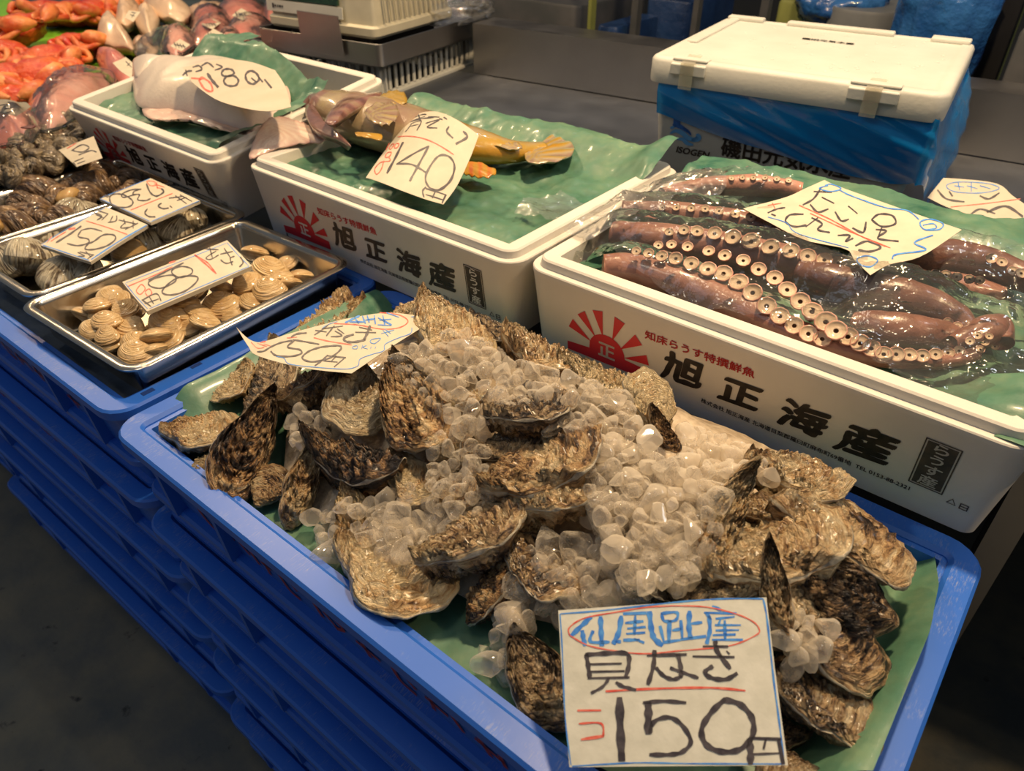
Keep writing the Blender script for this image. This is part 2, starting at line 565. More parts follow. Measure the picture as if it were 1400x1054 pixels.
def oyster_mat():
    m, t, b = nt('oyster_shell'); setp(b, rough=0.5, coat=0.25, coatr=0.2)
    uv = t.nodes.new('ShaderNodeUVMap'); uv.uv_map = 'growth'
    oi = t.nodes.new('ShaderNodeObjectInfo')
    mp = t.nodes.new('ShaderNodeMapping'); t.links.new(uv.outputs[0], mp.inputs[0]); mp.inputs['Scale'].default_value = (13, 1.6, 1)
    cb = t.nodes.new('ShaderNodeCombineXYZ'); mm = t.nodes.new('ShaderNodeMath'); mm.operation = 'MULTIPLY'; mm.inputs[1].default_value = 50
    t.links.new(oi.outputs['Random'], mm.inputs[0])
    for i in range(3): t.links.new(mm.outputs[0], cb.inputs[i])
    t.links.new(cb.outputs[0], mp.inputs['Location'])
    f1 = noise(t, 1.6, mp.outputs[0], 6, 0.62, 0.8)
    v = objvec(t, rand=True)
    f2 = noise(t, 2.6, v, 6, 0.62, 0.5)
    f3 = noise(t, 14, v, 6, 0.65)
    a = t.nodes.new('ShaderNodeMath'); a.operation = 'MULTIPLY_ADD'; t.links.new(f2, a.inputs[0]); a.inputs[1].default_value = 0.9
    t.links.new(f1, a.inputs[2])
    b2 = t.nodes.new('ShaderNodeMath'); b2.operation = 'MULTIPLY_ADD'; t.links.new(f3, b2.inputs[0]); b2.inputs[1].default_value = 0.35; t.links.new(a.outputs[0], b2.inputs[2])
    dv = t.nodes.new('ShaderNodeMath'); dv.operation = 'MULTIPLY'; t.links.new(b2.outputs[0], dv.inputs[0]); dv.inputs[1].default_value = 1 / 2.25
    # object colour: alpha-free tone shift stored per object
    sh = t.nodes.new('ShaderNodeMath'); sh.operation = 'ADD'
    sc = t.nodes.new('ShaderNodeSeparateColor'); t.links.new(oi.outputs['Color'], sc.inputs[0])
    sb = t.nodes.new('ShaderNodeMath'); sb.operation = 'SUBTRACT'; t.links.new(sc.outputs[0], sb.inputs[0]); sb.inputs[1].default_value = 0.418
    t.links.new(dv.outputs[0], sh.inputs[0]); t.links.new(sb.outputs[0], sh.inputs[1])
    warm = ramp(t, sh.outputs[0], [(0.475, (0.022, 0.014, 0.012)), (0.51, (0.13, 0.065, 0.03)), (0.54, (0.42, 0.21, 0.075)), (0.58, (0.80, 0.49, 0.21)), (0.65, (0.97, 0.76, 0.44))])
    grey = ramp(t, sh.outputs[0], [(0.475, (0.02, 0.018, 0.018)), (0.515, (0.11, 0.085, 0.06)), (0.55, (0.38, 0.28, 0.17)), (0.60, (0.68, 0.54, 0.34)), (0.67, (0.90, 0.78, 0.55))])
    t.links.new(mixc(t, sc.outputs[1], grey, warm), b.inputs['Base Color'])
    t.links.new(ramp(t, f3, [(0.35, 0.25), (0.65, 0.62)]), b.inputs['Roughness'])
    ad = t.nodes.new('ShaderNodeMath'); ad.operation = 'MULTIPLY_ADD'; t.links.new(f3, ad.inputs[0]); ad.inputs[1].default_value = 0.6; t.links.new(f1, ad.inputs[2])
    bump(t, b, ad.outputs[0], 1.0, 0.028)
    return m


MAT['oyster'] = oyster_mat()
MAT['nacre'] = mat('oyster_edge', (0.16, 0.14, 0.12), (0.66, 0.58, 0.42), 9, 0.3, 0.5, 120, 0.002, rand=True, coat=0.4)


def clam_mat(name, stops, scale=2.0, coat=0.5, stretch=(30, 1.5, 1), bs=0.5):
    m, t, b = nt(name); setp(b, rough=0.35, coat=coat, coatr=0.12)
    uv = t.nodes.new('ShaderNodeUVMap'); uv.uv_map = 'growth'
    mp = t.nodes.new('ShaderNodeMapping'); t.links.new(uv.outputs[0], mp.inputs[0]); mp.inputs['Scale'].default_value = stretch
    f1 = noise(t, scale, mp.outputs[0], 3, 0.5, 0.2)
    v = objvec(t, rand=True); f2 = noise(t, 3.0, v, 5, 0.65)
    a = t.nodes.new('ShaderNodeMath'); a.operation = 'ADD'; t.links.new(f1, a.inputs[0]); t.links.new(f2, a.inputs[1])
    h = t.nodes.new('ShaderNodeMath'); h.operation = 'MULTIPLY'; h.inputs[1].default_value = 0.5; t.links.new(a.outputs[0], h.inputs[0])
    t.links.new(ramp(t, h.outputs[0], stops), b.inputs['Base Color'])
    bump(t, b, f1, bs, 0.05)
    return m


MAT['asari'] = clam_mat('asari_shell', [(0.34, (0.36, 0.20, 0.08)), (0.46, (0.58, 0.38, 0.17)), (0.54, (0.68, 0.48, 0.24)), (0.7, (0.80, 0.62, 0.36))], stretch=(9, 0.8, 1), bs=0.45)
MAT['surf'] = clam_mat('surf_clam_shell', [(0.36, (0.025, 0.018, 0.012)), (0.44, (0.13, 0.09, 0.05)), (0.50, (0.45, 0.39, 0.27)), (0.65, (0.62, 0.56, 0.42))], 1.3, stretch=(1.6, 16, 1))
MAT['surf2'] = clam_mat('tan_clam_shell', [(0.3, (0.30, 0.17, 0.06)), (0.5, (0.50, 0.32, 0.13)), (0.7, (0.62, 0.45, 0.24))])
MAT['whelk'] = clam_mat('whelk_shell', [(0.34, (0.03, 0.022, 0.016)), (0.45, (0.10, 0.06, 0.035)), (0.55, (0.20, 0.12, 0.06)), (0.68, (0.40, 0.27, 0.13))], 1.5, stretch=(4, 10, 1))
MAT['whelkg'] = clam_mat('small_whelk_shell', [(0.34, (0.05, 0.04, 0.03)), (0.45, (0.13, 0.10, 0.065)), (0.55, (0.24, 0.19, 0.12)), (0.68, (0.46, 0.34, 0.18))], 1.5, stretch=(4, 10, 1))
MAT['flesh'] = mat('shellfish_foot', (0.55, 0.34, 0.10), (0.30, 0.17, 0.06), 60, 0.3, 0.3, coat=0.5)

# ------------------------------------------------------------------ setting
fl_m, ft, fb = nt('wet_concrete'); setp(fb, color=(0.05, 0.052, 0.045), rough=0.5)
fv = objvec(ft)
fc = mixc(ft, ramp(ft, noise(ft, 3.2, fv, 8, 0.65), [(0.38, 0.0), (0.62, 1.0)]), (0.08, 0.09, 0.088), (0.19, 0.17, 0.115))
fc = mixc(ft, ramp(ft, noise(ft, 21, fv, 5, 0.6), [(0.28, 1.0), (0.36, 0.0)]), fc, (0.015, 0.015, 0.015))
ft.links.new(fc, fb.inputs['Base Color'])
ft.links.new(ramp(ft, noise(ft, 2.2, fv, 5), [(0.35, 0.28), (0.65, 0.75)]), fb.inputs['Roughness'])
bump(ft, fb, noise(ft, 40, fv, 6), 0.3, 0.004)
o = mk('floor', [(-9, -4, 0), (5, -4, 0), (5, 7, 0), (-9, 7, 0)], [(0, 1, 2, 3)], fl_m, smooth=False); tag(o, 'dark wet concrete market floor', 'floor', kind='structure')
MAT['darkwall'] = mat('dark_wall', (0.02, 0.028, 0.04), (0.03, 0.035, 0.04), 3, 0.7)
o = MB().box((-2, 5.6, 1.6), (14, 0.1, 3.2)).build('wall_back', MAT['darkwall']); tag(o, 'dark back wall of the market hall', 'wall', kind='structure')

ROT = math.radians(6.7)
cx_, sx_ = math.cos(ROT), math.sin(ROT)


def back(a, b, z):
    """point on the tilted back counter: a along its back curb, b in front of it (negative = nearer)"""
    return (-1.0 + a * cx_ - b * sx_, 1.782 + a * sx_ + b * cx_, z)


cnt = empty('steel_counter', (-1.0, 1.782, 0), ROT)
tag(cnt, 'long stainless steel counter with raised back curb behind the foam boxes', 'counter')
MB().box((1.0, -0.45, 0.735), (4.1, 0.90, 0.03)).build('countertop', MAT['steelb'], cnt)
ledge = empty('steel_ledge', (-1.0, 1.782, 0), ROT); tag(ledge, 'raised stainless steel ledge along the back of the counter', 'ledge')
MB().box((1.28, 0.012, 0.819), (3.64, 0.02, 0.133)).box((1.28, 0.06, 0.879), (3.64, 0.10, 0.012)).box((1.28, 0.104, 0.44), (3.64, 0.012, 0.88)).build('back_curb', MAT['steel2'], ledge)
for q in (-0.95, 1.0, 2.9):
    for r_ in (-0.85, -0.1):
        MB().box((q, r_, 0.36), (0.04, 0.04, 0.72)).build('leg', MAT['steel2'], cnt)

# ------------------------------------------------------------------ blue crates
def make_crate(w=0.842, d=0.444, h=0.15, text=True):
    t = empty('fish_crate')
    hw, hd = w / 2, d / 2
    V, F = rings(w, d, 0.035, [(0.036, 0.0), (0.030, 0.012), (0.010, h - 0.006), (0.012, h - 0.004), (0.0345, h - 0.006), (0.048, 0.016), (0.052, 0.012)], cap1=True)
    b = mk('tub', V, F, MAT['crate'], t, smooth=True); flat(b)
    V, F = rings(w, d, 0.035, [(0.004, h - 0.016), (0.0, h - 0.014), (0.0, h - 0.003), (0.003, h), (0.024, h), (0.028, h - 0.004), (0.030, h - 0.016)], cap0=False, cap1=False)
    n = 24
    F += [(6 * n + j, 6 * n + (j + 1) % n, (j + 1) % n, j) for j in range(n)]
    r = mk('rim', V, F, MAT['crate'], t); flat(r)
    V, F = rings(w, d, 0.035, [(0.034, 0.050), (0.014, 0.048), (0.012, 0.050), (0.012, 0.058), (0.015, 0.061), (0.034, 0.064)], cap0=False, cap1=False)
    r = mk('lower_flange', V, F, MAT['crate'], t); flat(r)
    V, F = rings(w, d, 0.035, [(0.037, 0.004), (0.024, 0.002), (0.023, 0.010), (0.034, 0.014)], cap0=False, cap1=False)
    r = mk('foot_flange', V, F, MAT['crate'], t); flat(r)

    def rib(x, y, ax):
        # tapered vertical gusset under the rim
        th = 0.004
        if ax == 'y':
            s = -1 if y < 0 else 1
            A = [(x - th, y, h - 0.016), (x + th, y, h - 0.016), (x + th, y - s * 0.006, 0.058), (x - th, y - s * 0.006, 0.058)]
            B = [(p[0], y - s * (0.026 if p[2] > 0.1 else 0.034), p[2]) for p in A]
        else:
            s = -1 if x < 0 else 1
            A = [(x, y - th, h - 0.016), (x, y + th, h - 0.016), (x - s * 0.006, y + th, 0.058), (x - s * 0.006, y - th, 0.058)]
            B = [(x - s * (0.026 if p[2] > 0.1 else 0.034), p[1], p[2]) for p in A]
        F = [(0, 1, 2, 3), (7, 6, 5, 4), (0, 4, 5, 1), (1, 5, 6, 2), (2, 6, 7, 3), (3, 7, 4, 0)]
        mk('rib', A + B, F, MAT['crate'], t, smooth=False)
    for i in (0, 1, 5, 6):
        rib(-hw + 0.09 + i * (w - 0.18) / 6, -hd + 0.003, 'y')
    for i in range(3):
        rib(hw - 0.006, -hd + 0.08 + i * (d - 0.16) / 2, 'x')
    if text:
        pl = lambda x, y: (x, -hd + 0.0300 - (0.088 + y) * 0.1515 - 0.0012, 0.1 + y)
        S = parse('''7:-215,16 -213,2 -206,-10 -196,-16 -186,-14 -186,-4;5:-176,14 -168,4;5:-160,12 -150,-2;6:-146,14 -140,-8;5:-134,6 -122,4;
        5:-128,14 -128,-12;6:-110,14 -104,-10 -92,-12;5:-96,14 -90,6;6:-70,12 -66,-10;5:-60,10 -50,-6;5:-48,12 -40,4 -52,-10;6:-20,10 -16,-12;5:-28,2 -4,0;
        6:10,12 14,-8 28,-12;5:24,12 30,2;5:44,12 44,-12;5:38,4 58,2;5:62,12 70,-8;6:84,12 92,-12;5:80,2 104,0;5:100,14 104,-10;6:120,12 124,-10 140,-6;5:160,12 164,-12;5:152,4 176,2''')
        S = [(w_ * 0.0011, [(a * 0.0014 + 0.02, b_ * 0.0010 - 0.017) for a, b_ in P]) for w_, P in S]
        V = []; F = []
        for w_, P in S:
            Q = crom(P); b0 = len(V)
            for i, q in enumerate(Q):
                tt = Q[min(i + 1, len(Q) - 1)] - Q[max(i - 1, 0)]; tt /= np.linalg.norm(tt) + 1e-9
                nn = np.array([-tt[1], tt[0]]) * w_ / 2
                for sgn in (1, -1):
                    x, y = q + nn * sgn
                    V.append(pl(x, y))
            for i in range(len(Q) - 1):
                F.append((b0 + 2 * i, b0 + 2 * i + 1, b0 + 2 * i + 3, b0 + 2 * i + 2))
        mk('painted_lettering', V, F, MAT['paint'], t, smooth=False)
    MB().box((0.405, -0.165, h - 0.0002), (0.008, 0.016, 0.0012)).build('rim_slot_shade', MAT['slotshade'], t)  # thin plates on the rim, slot shade put into their colour
    MB().box((0.401, -0.095, h - 0.0002), (0.006, 0.015, 0.0012)).build('rim_slot_shade', MAT['slotshade'], t)
    MB().box((-0.393, 0.03, h - 0.0002), (0.006, 0.016, 0.0012)).build('rim_slot_shade', MAT['slotshade'], t)
    return t


crates = [('oyster', -0.3625, 0.4405, 0.0), ('clam', -1.218, 0.447, 0.010), ('fish', -2.08, 0.47, 0.02)]
proto = make_crate()
first = True
desc = {'oyster': 'under the oysters', 'clam': 'under the steel clam trays', 'fish': 'under the whelks at the far left'}
for nm, x, y, rz in crates:
    for k in range(5):
        c = proto if first else copy_tree(proto); first = False
        c.location = (x + (0.004 * ((k * 7) % 3 - 1) if k < 4 else 0), y + (0.003 * ((k * 5) % 3 - 1) if k < 4 else 0), 0.15 * k)
        c.rotation_euler.z = rz
        lv = ['bottom', 'second from floor', 'middle one', 'second from top', 'topmost'][k]
        s_ = {'oyster': 'the oyster stack', 'clam': 'the clam tray stack', 'fish': 'the far left stack'}[nm]
        tag(c, 'blue plastic fish crate, %s of %s' % (lv, s_), 'crate', 'stacked blue fish crates')

# ------------------------------------------------------------------ foam boxes
FH = 0.1365


def face_pt(u, v, off=0.0006):
    """printed front: u from the left end, v up the slightly leaning face (box-local)"""
    return (u, 0.0165 - 0.0153 * (v - 0.001) / 0.1155 - off, v)


def front_print(t):
    R_ = MAT['prtred']; K = MAT['prtblk']
    # rising-sun emblem
    cx0, cy0 = 0.1245, 0.030
    mb = MB()
    cr = 0.026
    V = [face_pt(0.0648, 0.0228), face_pt(0.184, 0.0260), face_pt(0.184, 0.0420), face_pt(0.150, 0.0430)]
    arc = [face_pt(cx0 + cr * 1.0 * math.cos(a), cy0 + 0.012 + cr * 1.0 * math.sin(a)) for a in np.linspace(0.0, PI, 14)]
    V = [face_pt(0.0648, 0.0215), face_pt(0.184, 0.0250), face_pt(0.184, 0.0400), face_pt(0.1505, 0.0420)] + arc[1:-1] + [face_pt(0.0985, 0.0380), face_pt(0.0648, 0.0345)]
    mb.add(V, [tuple(range(len(V)))])
    for a0, a1 in ((160, 146), (135, 122), (110, 96), (80, 66), (50, 36), (24, 11)):
        a0, a1 = math.radians(a0), math.radians(a1)
        q = []
        for r0, a in ((0.030, (a0 * 0.56 + a1 * 0.44)), (0.066, a0), (0.066, a1), (0.030, (a0 * 0.44 + a1 * 0.56))):
            q.append(face_pt(cx0 + r0 * math.cos(a) * 0.92, cy0 + 0.006 + r0 * math.sin(a)))
        w_ = 0.0030
        mb.add(q, [(0, 1, 2, 3)])
    mb.build('sun_emblem', R_, t)
    text_mesh('emblem_character', '正', 0.026, lambda x, y: face_pt(cx0 + x, 0.0425 + y, 0.0011), MAT['prtwht'], t, 0.0007)
    text_mesh('red_lettering', '知床らうす特撰鮮魚', 0.0128, lambda x, y: face_pt(0.2437 + x * 1.17, 0.0935 + y + 0.03 * x), R_, t, 0.0003, 1.0)
    for ch, u0, v0, s in (('旭', 0.2275, 0.0590, 0.044), ('正', 0.2985, 0.0590, 0.040), ('海', 0.3690, 0.0600, 0.043), ('産', 0.4350, 0.0610, 0.046)):
        def pl(x, y, u0=u0, v0=v0, s=s):
            x, y = x * 1.22, y * 1.0
            y2 = y + 0.10 * x + 0.0012 * math.sin(x * 260); x2 = x + 0.12 * y + 0.0010 * math.sin(y * 230 + u0 * 50)
            return face_pt(u0 + x2, v0 + y2)
        text_mesh('black_lettering', ch, s, pl, K, t, 0.0017)
    text_mesh('address_lettering', '株式会社 旭正海産 北海道目梨郡羅臼町麻布町69番地  TEL 0153-88-2321', 0.0072, lambda x, y: face_pt(0.3705 + x * 1.02, 0.0290 + y), K, t, 0.0001)
    # black upright label in the corner
    mb = MB(); q = lambda pts, off=0.0006: [face_pt(a, b, off) for a, b in pts]
    a0, b0, a1, b1 = 0.481, 0.0385, 0.5130, 0.1010
    e = 0.0013; f_ = 0.0026
    for P in ([(a0, b0), (a1, b0), (a1, b0 + e), (a0, b0 + e)], [(a0, b1 - e), (a1, b1 - e), (a1, b1), (a0, b1)], [(a0, b0), (a0 + e, b0), (a0 + e, b1), (a0, b1)], [(a1 - e, b0), (a1, b0), (a1, b1), (a1 - e, b1)],
              [(a0 + f_, b0 + f_), (a1 - f_, b0 + f_), (a1 - f_, b1 - f_), (a0 + f_, b1 - f_)]):
        mb.add(q(P), [(0, 1, 2, 3)])
    mb.build('corner_label_print', K, t)
    MB().add(q([(0.0645, 0.0135), (0.0688, 0.0135), (0.0688, 0.0195), (0.0645, 0.0195)]), [(0, 1, 2, 3)]).build('register_mark', K, t)
    for i, ch in enumerate('らうす産'):
        text_mesh('label_character', ch, 0.0155, lambda x, y, i=i: face_pt(0.497 + x * 1.2, 0.0915 - i * 0.0145 + y * 0.9, 0.0010), MAT['prtwht'], t, 0.0003)
    # recycling marks
    mb = MB()
    for (u0, v0, k, n) in ((0.5225, 0.0345, 0.0052, 3), (0.5335, 0.0345, 0.0055, 4)):
        for i in range(n):
            A = PI / 2 + 2 * PI * i / n + (PI / 4 if n == 4 else 0); B = PI / 2 + 2 * PI * (i + 1) / n + (PI / 4 if n == 4 else 0)
            P = [(u0 + k * math.cos(A), v0 + k * math.sin(A)), (u0 + k * math.cos(B), v0 + k * math.sin(B)), (u0 + 0.72 * k * math.cos(B), v0 + 0.72 * k * math.sin(B)), (u0 + 0.72 * k * math.cos(A), v0 + 0.72 * k * math.sin(A))]
            mb.add(q(P), [(0, 1, 2, 3)])
    mb.add(q([(0.5305, 0.034), (0.5365, 0.034), (0.5365, 0.0352), (0.5305, 0.0352)]), [(0, 1, 2, 3)])
    mb.build('recycling_mark', K, t)


def make_box():
    t = empty('foam_fish_box')
    w, d = 0.568, 0.435
    V, F = rings(w, d, 0.03, [(0.0175, 0.0), (0.0165, 0.001), (0.0012, FH - 0.020), (0.0, FH - 0.017), (0.0, FH - 0.0125), (0.0012, FH - 0.011), (0.009, FH - 0.011), (0.0100, FH - 0.011), (0.0112, FH - 0.002), (0.0135, FH), (0.030, FH), (0.0325, FH - 0.0015), (0.036, FH - 0.03), (0.045, 0.022)], k=6)
    V = [(x + w / 2, y + d / 2, z) for x, y, z in V]
    b = mk('body', V, F, MAT['foam'], t); flat(b, 28)
    front_print(t)
    return t


BX = {'C': (-0.511, 0.655, 0.0), 'B': (-1.086, 0.645, -0.004), 'A': (-1.668, 0.640, 0.0)}
bx = make_box()
bx.location = (BX['C'][0], BX['C'][1], 0.75); tag(bx, 'white foam fish box holding the film-wrapped octopus arms', 'foam box', 'white foam boxes with red sun print')
for k, lb in (('B', 'white foam fish box holding the yellow-tailed rockfish'), ('A', 'white foam fish box holding the pale flatfish')):
    c = copy_tree(bx); c.location = (BX[k][0], BX[k][1], 0.75); c.rotation_euler.z = BX[k][2]; tag(c, lb)
    c.name = 'foam_fish_box'
    if k == 'A': c.scale = (0.93, 0.93, 0.93); c.rotation_euler.x = math.radians(8.5); c.location.z = 0.752
# ------------------------------------------------------------------ oyster crate contents
def M(x, y):
    """height of the heap of oysters and ice"""
    x = np.asarray(x, float); y = np.asarray(y, float)
    return 0.735 + 0.088 * ss((y - 0.24) / 0.26) * ss((x + 0.77) / 0.22) * ss((0.07 - x) / 0.19) - 0.03 * ss((y - 0.58) / 0.07)


def Wm(px, py, dz=0.0):
    z = 0.77
    for _ in range(25):
        p = W(px, py, z); z = 0.5 * z + 0.5 * (float(M(p[0], p[1])) + dz)
    return W(px, py, z)


MAT['slab'] = mat('wrapped_ice_slab', (0.16, 0.19, 0.24), (0.07, 0.09, 0.12), 12, 0.22, 0.6, 30, 0.004, coat=0.5)
o = sheet('wrapped_ice_bed', -0.745, 0.02, 0.262, 0.618, 0.012, lambda X, Y: 0.712 + 0.006 * fbm(X * 14, Y * 14, 2), MAT['slab'])
tag(o, 'dark film-wrapped ice bed lining the bottom of the oyster crate', 'ice bed', kind='stuff')


# green waxed paper under the oysters
def pz_(X, Y):
    z = 0.7245 + 0.003 * fbm(X * 12, Y * 12, 4) + 0.005 * fbm(X * 9, Y * 9, 1, 3, True)
    z = np.maximum(z, M(X, Y) - 0.03)
    z = z + 0.050 * ss((X - 0.0 + 0.06 * (0.65 - Y)) / 0.05)     # climbs the right end
    z = z + 0.036 * ss((-0.71 - X) / 0.06) * ss((Y - 0.27) / 0.05)    # and the left end
    z = z + 0.012 * ss((0.265 - Y) / 0.03)
    return z


poly_p = [W(*p)[:2] for p in ((178, 560, .757), (215, 585, .745), (262, 612, .735), (300, 690, .725), (400, 745, .725), (520, 850, .725), (640, 935, .725), (700, 985, .725), (760, 1010, .725), (900, 1100, .72), (1190, 1100, .74), (1225, 1010, .75), (1262, 880, .76), (1283, 800, .765), (1287, 738, .762), (1240, 722, .75), (1100, 640, .735), (760, 480, .74), (500, 405, .74), (470, 420, .75), (420, 455, .75), (335, 480, .757), (250, 520, .757))]
poly_p = [(x, y) for x, y in poly_p]
o = sheet('green_waxed_paper', -0.80, 0.07, 0.20, 0.66, 0.006, pz_, MAT['paper'], mask=[(min(max(x, -0.772), 0.036), min(max(y, 0.240), 0.640)) for x, y in poly_p])
tag(o, 'green waxed paper lining the blue crate under the oysters', 'paper')


# ---- oyster shells
def oyster_mesh(name, seed, wd=0.62, thick=0.30, bend=0.2, ns=34, nth=88, rough=1.0, stack=1.0):
    """unit-long Pacific oyster: two valves of flaky growth layers from a hinge at x=0 to the frilled edge at x=1"""
    rs = np.random.RandomState(seed)
    th = np.linspace(0, 2 * PI, nth, endpoint=False)
    sN = np.linspace(0, 1, ns) ** 0.85
    S, T = np.meshgrid(sN, th, indexing='ij')
    # outline
    ox = 0.5 - 0.5 * np.cos(T); prof = np.sin(T)
    wfun = wd * (0.30 + 0.85 * ox - 0.32 * ox ** 3)
    oy = prof * wfun * 0.5 * (1 + 0.26 * fbm(np.cos(T) * 2, np.sin(T) * 2, seed * 1.7, 4))
    ox = ox + 0.06 * fbm(np.cos(T) * 3.2, np.sin(T) * 3.2, seed * 2.9, 4)
    cx, cy0 = 0.10, 0.0
    X = cx + (ox - cx) * S; Y = cy0 + (oy - cy0) * S
    # the hinge sits at one end
    X = np.where(S < 1e-6, cx, X)
    fr = 0.5 * fbm(np.cos(T) * 2.4 + 9, np.sin(T) * 2.4, seed + 0.3, 4)
    lay = S * (9 + 2 * rs.rand()) + 2.4 * fr + 0.9 * fbm(X * 7, Y * 7, seed + 5.0, 3)
    saw = (lay - np.floor(lay))
    rib = fbm(np.cos(T) * 6 + seed, np.sin(T) * 6, S * 1.5, 3)
    Xr = X * 9; Yr = Y * 9
    nz = fbm(Xr, Yr, seed * 0.7, 4); nf = fbm(Xr * 3, Yr * 3, seed * 0.9, 3, True)
    out = []
    for side in (1, -1):
        dome = (1 - S ** 2.3)
        hgt = thick * (0.30 if side > 0 else 0.52)
        Z = hgt * dome * (0.8 + 0.35 * nz)
        Z = Z + rough * (0.046 * (saw ** 1.3) * (0.35 + S) * np.clip((1 - S) * 6, 0, 1) + 0.050 * rib * S * np.clip((1.0 - S) * 5, 0.25, 1) + 0.028 * nz + 0.012 * nf * np.clip((1 - S) * 6, 0, 1))
        Z = Z + 0.004 + 0.014 * (1 - ox) * side * 0
        out.append(np.maximum(Z, 0.004 + 0.006 * (1 - S)) * side)
        if side < 0:
            pass
    V = []; UV = []
    zb = bend * (X - 0.5) ** 2
    wave = 0.055 * fbm(np.cos(T) * 2.2 + 3, np.sin(T) * 2.2, seed * 3.3, 2) * S ** 2
    flare = 1 + 0.02 * np.sin(lay * 2 * PI)
    for q, Z in enumerate(out):
        k = flare if q == 0 else flare * 1.03
        V.append(np.stack([X, Y * k + 0.18 * bend * (X - 0.4) ** 2, Z + zb + wave], -1).reshape(-1, 3))
        UV.append(np.stack([S + q * 3, T / (2 * PI) * 3], -1).reshape(-1, 2))
    V = np.concatenate(V); UV = np.concatenate(UV)
    F = []; mi = []
    N = ns * nth
    for i in range(ns - 1):
        for j in range(nth):
            j2 = (j + 1) % nth
            F.append((i * nth + j, i * nth + j2, (i + 1) * nth + j2, (i + 1) * nth + j) if True else None); mi.append(0)
            F.append((N + i * nth + j2, N + i * nth + j, N + (i + 1) * nth + j, N + (i + 1) * nth + j2)); mi.append(0)
    e = (ns - 1) * nth
    for j in range(nth):
        j2 = (j + 1) % nth
        F.append((e + j, e + j2, N + e + j2, N + e + j)); mi.append(1)
    V[:, 0] -= 0.5
    F = [tuple(reversed(f)) for f in F]
    me = mk(name, V, F, [MAT['oyster'], MAT['nacre']], uv=UV, mi=mi)
    return me


OY = [oyster_mesh('oyster', s, w_, t_, b_, rough=r_) for s, w_, t_, b_, r_ in (
    (1, 0.80, 0.30, 0.15, 1.0), (2, 0.62, 0.34, 0.25, 1.3), (3, 0.46, 0.34, 0.35, 1.4), (4, 0.86, 0.26, 0.10, 0.9), (5, 0.56, 0.40, -0.2, 1.5), (6, 0.70, 0.30, 0.3, 1.1), (7, 0.40, 0.40, 0.5, 1.5), (8, 0.74, 0.36, -0.1, 1.3))]
OYD = [o.data for o in OY]
for o in OY:
    bpy.data.objects.remove(o)

